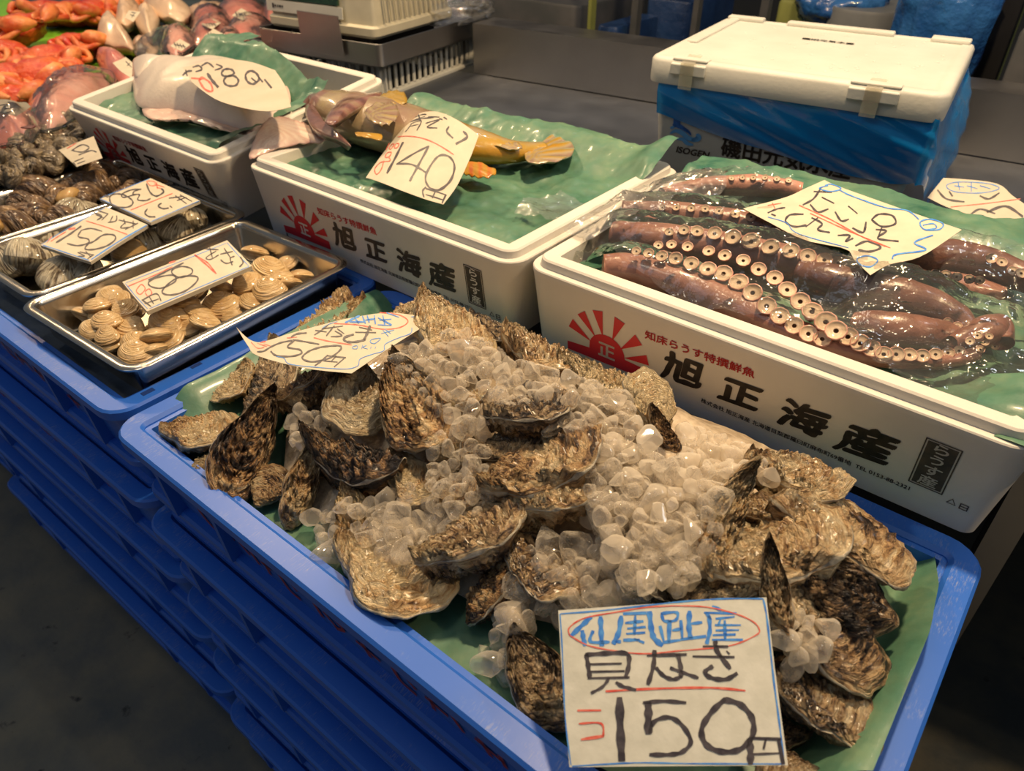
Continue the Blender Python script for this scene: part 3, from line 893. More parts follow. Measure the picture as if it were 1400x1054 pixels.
# (beak px), dz, (outer edge px), dz, variant, width factor, roll deg, tone, warmth, label
# dz is the height of that end above the heap
OL = [
    (228, 592, .02, 322, 590, .018, 0, 1.0, -12, .53, .9, 'rounded yellow oyster nearest the left corner of the crate'),
    (345, 503, .03, 300, 552, .018, 5, .95, 25, .55, 1., 'small orange oyster on the green paper, left of the curled card'),
    (368, 538, .055, 305, 676, .01, 2, 1.0, -35, .45, .8, 'long dark ridged oyster standing aslant near the left corner'),
    (352, 690, .01, 383, 640, .02, 3, .95, 10, .50, .7, 'pale round oyster tucked right of the aslant ridged one'),
    (262, 652, .01, 305, 622, .01, 4, .8, 0, .55, .7, 'small pale shell end against the left front rim'),
    (382, 470, .03, 362, 570, .02, 3, .7, 30, .47, .2, 'grey upright oyster below the curled end of the card'),
    (458, 508, .045, 378, 560, .028, 6, .7, 50, .47, .7, 'thin-edged oyster lying across the dark hollow below the card'),
    (482, 490, .04, 492, 592, .03, 3, .78, -15, .52, .3, 'broad grey-green oyster standing below the card'),
    (425, 622, .03, 545, 655, .04, 6, .85, 0, .42, .7, 'dark purple-brown oyster lying level in the left of the heap'),
    (545, 500, .045, 588, 612, .045, 1, .95, 20, .49, .8, 'mottled oyster with a dark patch, right of the grey-green standing one'),
    (428, 603, .035, 398, 716, .008, 4, .62, -30, .52, .7, 'striped tan oyster standing on edge by the front paper'),
    (478, 645, .03, 487, 755, .008, 2, .80, 15, .54, .9, 'cream and orange oyster pointing down to the front rim'),
    (537, 628, .03, 592, 685, .03, 5, .9, 10, .55, .8, 'small pale chalky oyster beside the front ice'),
    (470, 748, .022, 612, 812, .012, 0, 1.0, -8, .545, .8, 'biggest round knobbly oyster at the front rim'),
    (582, 775, .045, 718, 700, .045, 1, .78, -18, .49, .5, 'teardrop oyster lying over the biggest round one'),
    (712, 765, .025, 640, 845, .012, 4, .72, 25, .47, .9, 'brown knobbly oyster standing below the teardrop one'),
    (690, 740, .03, 800, 800, .025, 3, .95, -10, .49, .5, 'open oyster cup holding ice in the middle front'),
    (670, 575, .055, 788, 555, .055, 1, .92, -20, .455, .3, 'dark ridged oyster on top of the heap'),
    (660, 625, .035, 735, 590, .04, 0, .85, 10, .50, .3, 'grey cup-shaped oyster under ice in the middle of the heap'),
    (675, 678, .045, 820, 598, .052, 5, .95, -15, .505, .7, 'large ridged oyster in the centre of the heap'),
    (702, 695, .048, 815, 675, .05, 4, .72, -20, .51, .8, 'flaky tan oyster just under the large central one'),
    (590, 628, .04, 632, 580, .045, 3, .9, 10, .53, .9, 'cream oyster half under ice left of centre'),
    (640, 655, .035, 640, 600, .04, 2, .8, 40, .47, .6, 'narrow oyster on edge beside the cream one under ice'),
    (478, 402, .035, 440, 452, .02, 4, .75, 20, .50, .9, 'spiky-tipped oyster at the back left corner'),
    (495, 425, .02, 400, 475, .015, 2, .8, 0, .53, .9, 'rough orange oyster along the left rim behind the card'),
    (600, 418, .035, 530, 440, .025, 4, .9, 10, .54, .9, 'frilly orange oyster behind the card'),
    (572, 420, .045, 655, 490, .035, 1, .95, -10, .53, .9, 'big cream oyster right of the card against the foam box'),
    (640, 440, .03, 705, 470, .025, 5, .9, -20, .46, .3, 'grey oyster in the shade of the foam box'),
    (690, 462, .04, 775, 512, .035, 2, .9, -10, .50, .8, 'striped oyster along the foam box in the middle'),
    (765, 500, .035, 858, 545, .03, 2, .9, 0, .54, .9, 'long cream oyster along the foam box behind the ice'),
    (905, 595, .035, 880, 512, .055, 0, .80, 15, .57, .9, 'smooth peach oyster standing upright against the foam box'),
    (888, 560, .058, 920, 618, .035, 2, .7, 10, .46, .9, 'brown striped oyster leaning on the upright peach one'),
    (1012, 640, .055, 958, 778, .04, 6, .80, -25, .53, .8, 'tall pale oyster on edge between ice and the right group'),
    (1022, 638, .035, 1152, 668, .03, 1, .85, -5, .54, .8, 'long sandy oyster by the back rim below the phone number'),
    (1065, 690, .035, 1230, 758, .028, 3, .88, -6, .515, .6, 'large flat round-ended oyster at the right rim'),
    (985, 800, .04, 1135, 715, .045, 5, .92, -22, .535, .6, 'curved cup oyster with spotted inside above the price board'),
    (1048, 738, .065, 1068, 858, .055, 6, .75, 15, .49, .5, 'narrow knobbly oyster standing beside the board corner'),
    (1078, 775, .045, 1200, 850, .025, 1, .92, 30, .43, .4, 'dark wet oyster with a cream frill right of the board'),
    (1062, 800, .035, 1196, 905, .018, 0, 1.0, 0, .485, .5, 'large brown oyster holding ice right of the board'),
    (1052, 930, .022, 1188, 955, .012, 3, 1.12, -5, .485, .4, 'grey-brown rough oyster, lowest on the right of the board'),
    (950, 838, .03, 1055, 765, .04, 5, .7, -20, .49, .2, 'olive-grey oyster wedged behind the top of the board'),
    (700, 868, .024, 775, 992, .006, 1, .95, 10, .475, .3, 'grey fan-ribbed oyster left of the board'),
    (1120, 1062, .012, 1042, 1070, .010, 0, 1.0, 0, .53, .5, 'oyster just showing under the board bottom edge'),
    (838, 745, .045, 905, 828, .035, 5, .6, -45, .41, .1, 'dark-lipped oyster on edge in the ice above the board'),
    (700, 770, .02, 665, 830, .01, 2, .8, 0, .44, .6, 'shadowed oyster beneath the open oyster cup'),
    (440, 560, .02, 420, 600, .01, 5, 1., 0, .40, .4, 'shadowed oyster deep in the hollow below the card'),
    (600, 690, .02, 530, 740, .0, 3, .9, 0, .46, .6, 'oyster mostly buried in the front ice'),
    (930, 770, .02, 900, 700, .02, 3, .9, 0, .47, .6, 'oyster buried under the main ice heap'),
    (1010, 700, .025, 1090, 690, .02, 0, .8, 0, .52, .7, 'oyster with ice on it between the tall pale and round ones'),
    (560, 520, .03, 630, 480, .035, 5, .8, 0, .50, .8, 'brown flaky oyster emerging from ice near the card'),
    (600, 560, .045, 668, 540, .05, 5, .8, -15, .52, .9, 'tan oyster edge breaking through the upper ice'),
    (800, 560, .045, 868, 600, .045, 2, .8, 15, .53, .9, 'striped tan oyster breaking through ice left of the upright peach one'),
    (600, 690, .04, 660, 660, .045, 3, .8, 0, .49, .6, 'brown oyster between front ice and the central shells'),
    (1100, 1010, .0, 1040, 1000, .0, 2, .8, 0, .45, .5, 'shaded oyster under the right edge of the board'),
]
OBB = []
for k, (x0, y0, d0, x1, y1, d1, var, wf, roll, tone, warm, lab) in enumerate(OL):
    A = Wm(x0, y0, d0 - 0.010); B = Wm(x1, y1, d1 - 0.010)
    ax = B - A; L = np.linalg.norm(ax); ax /= L; L *= 1.14
    up = np.array([0, 0, 1.0]); sd = np.cross(up, ax); sd /= np.linalg.norm(sd); up = np.cross(ax, sd)
    r = math.radians(roll)
    s2 = sd * math.cos(r) + up * math.sin(r); u2 = np.cross(ax, s2)
    o = bpy.data.objects.new('oyster', OYD[var]); COL.objects.link(o)
    Lz = min(max(L, 0.06), 0.135)
    Mx = Matrix([[ax[i] * L, s2[i] * Lz * wf * 1.30, u2[i] * Lz * 1.15, ((A + B) / 2)[i]] for i in range(3)] + [[0, 0, 0, 1]])
    o.matrix_world = Mx
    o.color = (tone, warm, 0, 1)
    tag(o, lab, 'oyster', 'oysters on ice in the blue crate')
    OBB.append((A, B, L * wf * 0.30))


# ---- crushed ice between and over the oysters
def ice_mesh(seed):
    rs = np.random.RandomState(seed)
    bm = bmesh.new(); bmesh.ops.create_icosphere(bm, subdivisions=3, radius=1.0)
    pl = [(lambda n: n / np.linalg.norm(n))(rs.randn(3)) for _ in range(12)]
    pd = [0.5 + 0.35 * rs.rand() for _ in range(12)]
    sc = 0.75 + 0.5 * rs.rand(3)
    for v in bm.verts:
        c = np.array(v.co)
        for n, d in zip(pl, pd):
            h = np.dot(c, n)
            if h > d: c = c - n * (h - d) * 0.97
        v.co = Vector(c * sc)
    me = bpy.data.meshes.new('ice_piece'); bm.to_mesh(me); bm.free()
    me.polygons.foreach_set('use_smooth', [True] * len(me.polygons)); me.materials.append(MAT['ice'])
    try: me.set_sharp_from_angle(angle=0.5)
    except Exception: pass
    return me


ICE = [ice_mesh(s) for s in range(12)]
# (polygon in the photograph, count, size in m, height above heap, label, group)
IR = [
    ([(560, 470), (640, 455), (720, 500), (790, 520), (850, 550), (790, 600), (700, 560), (640, 590), (590, 560), (540, 500)], 125, .0110, .050, 'clear ice piece on the upper heap right of the card', 'ice pieces on the upper heap'),
    ([(810, 530), (860, 550), (900, 620), (960, 640), (1010, 640), (980, 730), (940, 790), (880, 800), (830, 740), (810, 680), (790, 610)], 250, .0115, .052, 'clear ice piece in the main heap right of centre', 'ice pieces in the main heap'),
    ([(470, 690), (560, 672), (620, 700), (640, 740), (600, 765), (500, 750)], 75, .0135, .028, 'clear ice piece between the front oysters', 'ice pieces between the front oysters'),
    ([(590, 600), (660, 610), (680, 680), (640, 720), (590, 690)], 34, .0115, .042, 'clear ice piece left of the large central oyster', 'ice pieces left of the central oyster'),
    ([(745, 730), (860, 740), (880, 815), (740, 830), (680, 870), (690, 800)], 75, .0125, .028, 'clear ice piece just above the price board', 'ice pieces above the board'),
    ([(930, 580), (1020, 610), (1060, 650), (1000, 650), (930, 630)], 50, .0105, .032, 'clear ice piece near the back rim below the foam box', 'ice pieces by the back rim'),
    ([(420, 700), (450, 690), (470, 750), (440, 760)], 11, .0120, .012, 'single ice piece on the green paper by the front rim', 'loose ice pieces at the front rim'),
    ([(1060, 820), (1130, 860), (1120, 900), (1060, 890)], 17, .010, .045, 'ice piece lying in the large brown oyster', 'ice pieces in the large brown oyster'),
    ([(395, 560), (450, 565), (440, 600), (400, 610)], 15, .010, .035, 'ice piece in the dark hollow below the card', 'ice pieces in the dark hollow'),
    ([(650, 880), (690, 865), (700, 900), (660, 910)], 6, .011, .010, 'ice piece on the paper left of the board', 'ice pieces left of the board'),
]
rs = np.random.RandomState(11)
ice_extra = []
nind = 0
for poly, cnt_, sz, dz, lab, grp in IR:
    xs = [p[0] for p in poly]; ys = [p[1] for p in poly]
    got = []
    n_ = 0
    tries = 0
    while n_ < cnt_ and tries < 20000:
        tries += 1
        x = rs.uniform(min(xs), max(xs)); y = rs.uniform(min(ys), max(ys))
        if not inpoly(np.array([x]), np.array([y]), poly)[0]:
            continue
        P = Wm(x, y, dz)
        r0 = sz * rs.uniform(0.6, 1.25)
        ok = True
        for Q, q in got:
            if np.linalg.norm(P - Q) < (r0 + q) * 0.60:
                ok = False; break
        if not ok and tries < 6000:
            continue
        if not ok: P = P - np.array([0, 0, 0.012])
        got.append((P, r0)); n_ += 1
    for i, (P, r0) in enumerate(got):
        P = P + np.array([0, 0, rs.uniform(-0.006, 0.003)])
        me = ICE[rs.randint(12)]
        E_ = Euler(tuple(rs.uniform(0, 6.28, 3)))
        if nind < 300 and (i % 2 == 0 or cnt_ < 70):
            o = bpy.data.objects.new('ice_piece', me); COL.objects.link(o); o.location = P; o.rotation_euler = E_; o.scale = (r0,) * 3
            tag(o, lab, 'ice', grp); nind += 1
        else:
            ice_extra.append((me, P, E_, r0))
        # a lower layer so that no gap shows through
        if i % 3 == 0:
            ice_extra.append((ICE[rs.randint(12)], P - np.array([rs.uniform(-.006, .006), rs.uniform(-.006, .006), 0.014]), Euler(tuple(rs.uniform(0, 6.28, 3))), r0 * 1.1))
bm = bmesh.new()
for me, P, E_, r0 in ice_extra:
    n0 = len(bm.verts); bm.from_mesh(me); bm.verts.ensure_lookup_table()
    R_ = E_.to_matrix()
    for v in bm.verts[n0:]:
        v.co = R_ @ (v.co * r0) + Vector(P)
me = bpy.data.meshes.new('crushed_ice'); bm.to_mesh(me); bm.free(); me.polygons.foreach_set('use_smooth', [True] * len(me.polygons))
if not me.materials: me.materials.append(MAT['ice'])
o = bpy.data.objects.new('crushed_ice', me); COL.objects.link(o); tag(o, 'crushed ice packed between the oysters', 'ice', kind='stuff')
# meltwater-wet ice and grit under the heap
MAT['icebed'] = mat('wet_ice_bed', (0.60, 0.50, 0.37), (0.36, 0.28, 0.19), 60, 0.3, 0.8, 60, 0.006, coat=0.4)
poly_b = [W(px, py, 0.76)[:2] for px, py in ((400, 520), (560, 440), (800, 530), (960, 590), (1100, 680), (1160, 900), (1000, 900), (800, 860), (640, 800), (480, 720), (380, 640))]
o = sheet('packed_ice_base', -0.75, 0.02, 0.25, 0.63, 0.008, lambda X, Y: M(X, Y) - 0.012 + 0.006 * fbm(X * 40, Y * 40, 3), MAT['icebed'], mask=[(float(a), float(b)) for a, b in poly_b])
tag(o, 'packed wet ice and shell grit deep under the oyster heap', 'ice', kind='stuff')

# ------------------------------------------------------------------ cards on the oysters
card('price_board', [[(90, 132), (600, 98), (1195, 64)][::1] and [(150, 968), (700, 962), (1312, 958)], [(1312, 958), (1250, 500), (1197, 64)], [(90, 134), (640, 96), (1197, 64)], [(150, 968), (115, 550), (90, 134)]],
     (0.775, 0.785, 0.845), [
    ('blue_marker', MAT['inkblue'], '''9:104,152 330,134 700,92 950,73 1178,72;11:1180,76 1200,180 1235,500 1268,750 1288,928;9:165,962 500,944 800,948 1290,950;8:100,155 112,350 127,700 158,955;
    28:262,172 215,215 160,268;28:218,245 225,285 232,318;30:315,172 318,240 322,318;20:275,245 262,300 360,302;
    30:425,168 412,250 385,308;22:440,152 555,148;32:575,145 585,230 600,280 640,318;18:450,200 540,192;16:460,230 552,222;16:455,258 550,252;18:500,165 495,260;20:440,292 520,290;16:495,285 545,305;20:420,300 400,300;
    18:640,150 720,145 715,185 655,190 640,152;26:682,190 678,300;20:632,220 650,292;18:700,240 742,232;20:650,304 735,292;30:788,142 785,215 792,278;18:800,204 852,198;20:742,190 750,282;22:745,288 872,272;
    18:912,112 955,132;16:868,146 1035,150;24:892,165 896,240 880,308;14:930,178 1025,168;12:952,185 940,212;14:925,212 1058,212;14:930,240 1048,238;18:975,190 978,285;16:915,265 1030,262;16:912,290 1068,290;20:880,150 900,180'''),
    ('red_marker', MAT['inkred'], '''8:150,265 150,225 230,175 400,143 600,114 850,113 1020,148 1120,190 1158,232 1140,266 1000,322 750,347 550,364 400,350 250,320 150,266;14:345,564 600,550 900,545 1082,560;
    15:195,666 315,665;12:202,736 318,735 330,802;18:215,820 330,802'''),
    ('black_marker', MAT['ink'], '''26:240,372 250,430 258,488;26:240,370 350,362 455,364 465,425 448,488;15:262,420 425,416;15:258,460 440,456;16:250,494 466,490;18:358,498 325,540 268,572;22:400,518 440,540 500,556;
    18:565,374 770,368;26:602,350 596,430 568,524;26:728,372 742,440 742,488;22:742,486 700,500 650,480 612,440;20:688,440 760,466 832,492;
    16:862,325 990,326;16:808,378 1024,382;26:925,300 935,350 1002,440;26:908,432 870,462 905,492 980,500 1038,470;10:985,350 1000,365;
    48:416,605 420,760 428,925;22:545,624 650,616 766,624;46:568,632 570,700 568,782;26:578,782 600,725 680,702 750,745 795,830 750,885 680,900 580,900;
    34:972,610 900,680 852,770 880,850 965,885 1060,870 1122,800 1122,710 1060,635 972,608;40:1108,822 1112,880 1112,945;22:1110,812 1270,818;28:1262,822 1285,945;16:1195,812 1182,868;14:1130,898 1270,892''')],
     (3.889, 740, 800), 'large white price board with black 150 leaning in the front of the oyster crate', th=0.012, m=MAT['board'], cat='price board')

card('price_card', [[(25, 245), (90, 342), (155, 405), (450, 482), (750, 515)], [(750, 515), (1020, 335), (1290, 166)], [(330, 268), (560, 205), (750, 160), (1000, 128), (1290, 166)], [(25, 245), (90, 300), (150, 318), (240, 298), (330, 268)]],
     (0.850, 0.852, 0.868), [
    ('red_marker', MAT['inkred'], '''8:640,198 730,202 800,208 950,234 1060,222 1110,182 1050,142 930,128;8:340,290 400,284;8:510,288 600,310 750,334;6:110,320 150,355 192,350;5:150,325 210,345;5:190,328 235,342;10:170,320 200,312'''),
    ('blue_marker', MAT['inkblue'], '''14:712,192 760,168 800,150;12:740,188 830,188;11:770,160 795,196;11:820,152 838,196;11:850,148 862,190;11:840,176 900,168;10:895,148 902,200;11:920,162 1004,206;10:950,148 962,205;9:930,177 1002,170;8:975,130 1052,158;7:918,206 1004,212;
    5:940,262 1020,240;5:950,240 985,280;5:960,232 1000,262;5:880,300 935,292 900,325 870,318 880,300;4:760,345 785,340 785,358 758,358 760,345;4:820,335 815,360;4:845,338 822,350 852,360;4:875,345 872,358;4:905,345 900,358;
    5:270,408 320,420 360,458 560,480 715,488 790,468 805,425 880,395 955,372 965,330 1050,290 1125,262 1135,225;5:1130,156 1200,156 1225,184;4:560,230 600,205 660,185'''),
    ('black_marker', MAT['ink'], '''11:365,286 400,265 462,258;9:515,270 560,240 600,208;8:520,242 590,252;8:562,232 695,214;9:640,214 610,250 590,276;9:645,246 690,276 620,282;8:660,232 702,262;
    9:800,222 880,240;9:776,254 905,256;18:868,215 850,260 832,300;15:762,268 702,290 720,314 780,315 834,302;
    10:150,378 190,374 240,345 300,320 372,306;10:378,302 460,315 542,330;11:385,308 342,348 420,365 428,390 360,408 270,402 236,376;
    11:612,342 672,340 682,362 610,418 500,442 436,420 470,380 540,352 612,342;10:598,400 560,435 518,466;10:600,404 712,416;9:706,418 640,474;7:652,406 620,440;7:572,436 660,444''')],
     (4.667, 320, 400), 'cream handwritten card lying on the oysters, its left end curling up', bow=lambda a, b: 0.0 + 0.9 * max(0.0, -a - 0.055) ** 1.6, th=0.0005)
# ------------------------------------------------------------------ foam box contents
def crumple(X, Y, sc, amp, seed, sharp=True):
    a = fbm(X * sc, Y * sc, seed, 4, True); b = fbm(X * sc * 2.7 + 5, Y * sc * 2.7, seed + 3, 3, True)
    return amp * (a * 0.8 + 0.35 * b)


def bxpt(k, u, v, w=0.0):
    x0, y0, r = BX[k]
    return (x0 + u * math.cos(r) - v * math.sin(r), y0 + u * math.sin(r) + v * math.cos(r), 0.75 + w)


# middle box: green paper on ice, climbing over the back rim
def zB(X, Y):
    z = 0.862 + crumple(X, Y, 9, 0.012, 2.0)
    z = z + 0.034 * ss((Y - 0.97) / 0.10) - 0.035 * ss((0.70 - Y) / 0.035)
    z = z + 0.026 * ss((X + 0.60) / 0.06) * ss((Y - 0.93) / 0.08)
    return z


PB = [(-1.052, 0.682), (-0.96, 0.678), (-0.80, 0.678), (-0.62, 0.678), (-0.555, 0.684), (-0.548, 0.76), (-0.552, 0.85), (-0.545, 0.93), (-0.527, 0.99)] + [tuple(W(*p)[:2]) for p in ((925, 216, .896), (888, 202, .898), (852, 196, .900), (832, 183, .902), (770, 169, .902), (699, 156, .905), (640, 140, .905), (596, 126, .905), (550, 118, .905), (520, 128, .90))] + [(-1.054, 0.95), (-1.056, 0.85)]
o = sheet('green_waxed_paper', -1.1, -0.44, 0.65, 1.2, 0.0045, zB, MAT['paper'], mask=PB)
tag(o, 'crumpled green waxed paper under the yellow-tailed rockfish', 'paper')
o = sheet('green_waxed_paper', -0.66, -0.52, 0.74, 0.90, 0.004, lambda X, Y: zB(X, Y) + 0.012 + crumple(X, Y, 25, 0.010, 7), MAT['bag'], mask=[(-0.61, 0.76), (-0.55, 0.775), (-0.552, 0.85), (-0.60, 0.855), (-0.625, 0.80)])
o.name = 'clear_film_scrap'; tag(o, 'crumpled scrap of clear film at the right of the rockfish box', 'film')


# left box: tilted
def tiltA(u, v, w=0.0):
    """box-local point of the tilted left box -> world"""
    a = math.radians(8.5); s = 0.93
    u, v, w = u * s, v * s, w * s
    return (BX['A'][0] + u, BX['A'][1] + v * math.cos(a) - w * math.sin(a), 0.752 + v * math.sin(a) + w * math.cos(a))


def zA_local(U, Vv):
    return 0.110 + crumple(U, Vv, 10, 0.010, 5.0) + 0.062 * ss((Vv - 0.25) / 0.13) + 0.028 * ss((U - 0.44) / 0.08) - 0.03 * ss((0.05 - Vv) / 0.03)


def sheetA(name, u0, u1, v0, v1, step, zf, m, mask):
    o = sheet(name, u0, u1, v0, v1, step, zf, m, mask=mask)
    for v in o.data.vertices:
        v.co = Vector(tiltA(*v.co))
    return o


def locA(px, py, w):
    a = math.radians(8.5); n = np.array([0, -math.sin(a), math.cos(a)]); P = hit((px, py), tiltA(0, 0, w), n) - np.array([BX['A'][0], BX['A'][1], 0.752])
    return (P[0] / 0.93, (P[1] * math.cos(a) + P[2] * math.sin(a)) / 0.93)


PA = [(0.045, 0.035), (0.20, 0.035), (0.40, 0.035), (0.530, 0.035), (0.540, 0.2), (0.545, 0.36)] + [locA(*p) for p in ((450, 121, .150), (424, 104, .155), (395, 86, .158), (368, 72, .16), (352, 65, .16), (334, 67, .16), (328, 74, .15))] + [(0.20, 0.405), (0.10, 0.40), (0.036, 0.36), (0.03, 0.12)]
o = sheetA('green_waxed_paper', 0.0, 0.65, 0.0, 0.55, 0.005, zA_local, MAT['paper'], PA)
tag(o, 'green waxed paper under the pale flatfish, pulled up over the box back', 'paper')


# right box
def zC(X, Y):
    z = 0.858 + crumple(X, Y, 10, 0.010, 9.0)
    z = z + 0.038 * ss((Y - 0.98) / 0.09) - 0.02 * ss((0.70 - Y) / 0.03)
    z = z + 0.035 * ss((X + 0.06) / 0.1) * ss((0.80 - Y) / 0.06)
    return z


PC = [(-0.47, 0.69), (-0.20, 0.69), (-0.10, 0.675), (0.0, 0.662), (0.10, 0.655), (0.12, 0.80)] + [tuple(W(*p)[:2]) for p in ((1440, 305, .90), (1400, 299, .90), (1340, 298, .90), (1300, 288, .90), (1260, 271, .90), (1170, 250, .90), (1050, 223, .90), (1000, 213, .90), (952, 207, .90), (922, 218, .895))] + [(-0.485, 0.99), (-0.478, 0.9)]
o = sheet('green_waxed_paper', -0.5, 0.13, 0.64, 1.16, 0.005, zC, MAT['paper'], mask=PC)
tag(o, 'green waxed paper under the octopus arms, standing up at the back', 'paper')


# ---- flatfish, pale underside up: outline from the photo laid on the fish's own plane
def skin(name, stops, rough=0.3, coat=0.6, bs=0.25, sc=60, rand=False):
    """attribute 'tone' carries the fish's real colour pattern"""
    m, t, b = nt(name); setp(b, rough=rough, coat=coat, coatr=0.08)
    at = t.nodes.new('ShaderNodeAttribute'); at.attribute_name = 'tone'
    v = objvec(t); n = noise(t, 45, v, 5, 0.6)
    ma = t.nodes.new('ShaderNodeMath'); ma.operation = 'MULTIPLY_ADD'; t.links.new(n, ma.inputs[0]); ma.inputs[1].default_value = 0.30
    su = t.nodes.new('ShaderNodeMath'); su.operation = 'SUBTRACT'; t.links.new(at.outputs['Fac'], su.inputs[0]); su.inputs[1].default_value = 0.15
    t.links.new(su.outputs[0], ma.inputs[2])
    t.links.new(ramp(t, ma.outputs[0], stops), b.inputs['Base Color'])
    bump(t, b, noise(t, sc, v, 4), bs, 0.002)
    return m


MAT['flat'] = skin('flatfish_skin', [(0.0, (0.55, 0.30, 0.26)), (0.3, (0.66, 0.48, 0.40)), (0.6, (0.74, 0.64, 0.54)), (1.0, (0.78, 0.69, 0.56))], 0.35, 0.5, 0.35, 220)
FZ = 0.905


def planeA(px, py, dz=0.0):
    # plane of the tilted box rim, a little above it
    P0 = np.array(tiltA(0.25, 0.2, 0.135)); a = math.radians(8.5); n = np.array([0, -math.sin(a), math.cos(a)])
    return hit((px, py), P0 + n * dz, n)


def blob(name, outline, plane, hfun, m, parent, tonefn, n=26, thick=0.008, lift=0.0):
    """fish body or fin: outline (pixels) filled radially from its middle, domed by hfun(s)"""
    C = crom(outline + [outline[0]], 5)[:-1]
    c = np.mean(np.array(C), 0)
    m_ = len(C); V = []; T = []; F = []
    for i in range(n + 1):
        s = i / n
        for p in C:
            q = c + (p - c) * s
            P = np.array(plane(q[0], q[1])); V.append(P + np.array([0, 0, hfun(s, q, P) + lift])); T.append(tonefn(s, q, P))
    for i in range(n):
        for j in range(m_):
            j2 = (j + 1) % m_
            F.append((i * m_ + j, i * m_ + j2, (i + 1) * m_ + j2, (i + 1) * m_ + j))
    N = len(V)
    V2 = [v - np.array([0, 0, thick]) if i < n * m_ else v - np.array([0, 0, 0.0015]) for i, v in enumerate(V)]
    F2 = [tuple(reversed([i + N for i in f])) for f in F]
    F3 = [(n * m_ + j, n * m_ + (j + 1) % m_, N + n * m_ + (j + 1) % m_, N + n * m_ + j) for j in range(m_)]
    ctr = np.mean(V, 0) if parent is None else np.array([0, 0, 0])
    o = mk(name, np.concatenate([V, V2]), [tuple(reversed(f)) for f in F + F2 + F3], m, parent, col=T + T)
    bm = bmesh.new(); bm.from_mesh(o.data); bmesh.ops.remove_doubles(bm, verts=bm.verts, dist=1e-5); bmesh.ops.recalc_face_normals(bm, faces=bm.faces); bm.to_mesh(o.data); bm.free()
    return o


fl = empty('flatfish', (0, 0, 0)); tag(fl, 'large pale pink flatfish lying belly up over the left foam box', 'fish')
body = [(182, 92), (200, 82), (245, 86), (290, 82), (345, 92), (378, 112), (394, 140), (396, 158), (380, 172), (362, 180), (348, 184), (320, 176), (288, 166), (262, 156), (235, 152), (205, 150), (186, 140), (182, 118)]
nzf = lambda P, k, s_: float(fbm(np.array([P[0] * k]), np.array([P[1] * k]), s_, 3)[0])
blob('body', body, lambda x, y: planeA(x, y, -0.004), lambda s, q, P: 0.050 * (1 - s ** 3.0) + 0.003 * nzf(P, 30, 1), MAT['flat'], fl, lambda s, q, P: 0.80 - 0.45 * s ** 4 + 0.15 * nzf(P, 12, 2), thick=0.012)
blob('fin', [(200, 150), (235, 150), (290, 165), (345, 182), (340, 186), (300, 178), (262, 160), (228, 166), (206, 164), (196, 156)], lambda x, y: planeA(x, y, -0.004), lambda s, q, P: 0.003 + 0.0015 * math.sin(q[0] * 1.1), MAT['flat'], fl, lambda s, q, P: 0.25 + 0.2 * nzf(P, 60, 3), n=8, thick=0.002)
blob('fin', [(362, 104), (382, 108), (396, 126), (397, 152), (392, 158), (386, 140), (372, 118)], lambda x, y: planeA(x, y, -0.006), lambda s, q, P: 0.002, MAT['flat'], fl, lambda s, q, P: 0.22, n=8, thick=0.002)
blob('head', [(183, 80), (205, 80), (240, 86), (268, 84), (250, 92), (215, 102), (192, 106), (183, 100)], lambda x, y: planeA(x, y, 0.01), lambda s, q, P: 0.022 * (1 - s ** 2), MAT['flat'], fl, lambda s, q, P: 0.55 + 0.2 * nzf(P, 30, 5), n=12, thick=0.01)
blob('tail', [(356, 174), (372, 160), (400, 163), (425, 172), (446, 184), (440, 194), (410, 196), (380, 202), (355, 212), (341, 216), (344, 200)], lambda x, y: hit((x, y), (-1.06, 0.80, 0.905), np.array([0.1, -0.15, 1.0])), lambda s, q, P: 0.010 * (1 - s ** 2) + 0.0012 * math.sin(math.atan2(q[1] - 172, q[0] - 360) * 60) * s, MAT['flat'], fl, lambda s, q, P: 0.42 - 0.30 * s ** 6 + 0.12 * math.sin(math.atan2(q[1] - 170, q[0] - 360) * 45), n=14, thick=0.004)
MAT['paleflesh'] = mat('wet_cream_paper', (0.72, 0.62, 0.48), (0.66, 0.56, 0.42), 20, 0.35, coat=0.4)
wA = lambda px, py: float(planeA(px, py, 0.068)[2])
card('price_card', [[(262, 112), (300, 138), (360, 152), (398, 146)], [(398, 146), (390, 118), (376, 96)], [(250, 92), (300, 82), (340, 84), (376, 96)], [(262, 112), (255, 100), (250, 92)]],
     (wA(262, 112), wA(398, 146), wA(376, 96)), [
    ('black_marker', MAT['ink'], '3.2:250,103 256,98 262,97;2.6:254,96 256,104;2.6:264,92 272,90 276,95 268,98;2.6:276,90 284,86 292,92;2.4:296,88 304,92 294,96;4.4:284,101 290,110 298,119;3.2:303,100 307,95 316,95 320,100 314,104 306,104 303,100;3.2:306,111 310,105 320,104 326,110 322,117 311,117 306,111;3.4:336,102 343,97 351,101 354,109 346,115 338,111 336,102;3:344,107 350,112;3:354,106 359,112;3.4:362,109 371,120'),
    ('red_marker', MAT['inkred'], '3:262,107 276,108;3:272,110 280,122 290,125 288,114 276,106 273,110')],
     (1, 0, 0), 'wet handwritten card stuck on the pale flatfish', m=MAT['paleflesh'], bow=lambda a, b: 0.0)

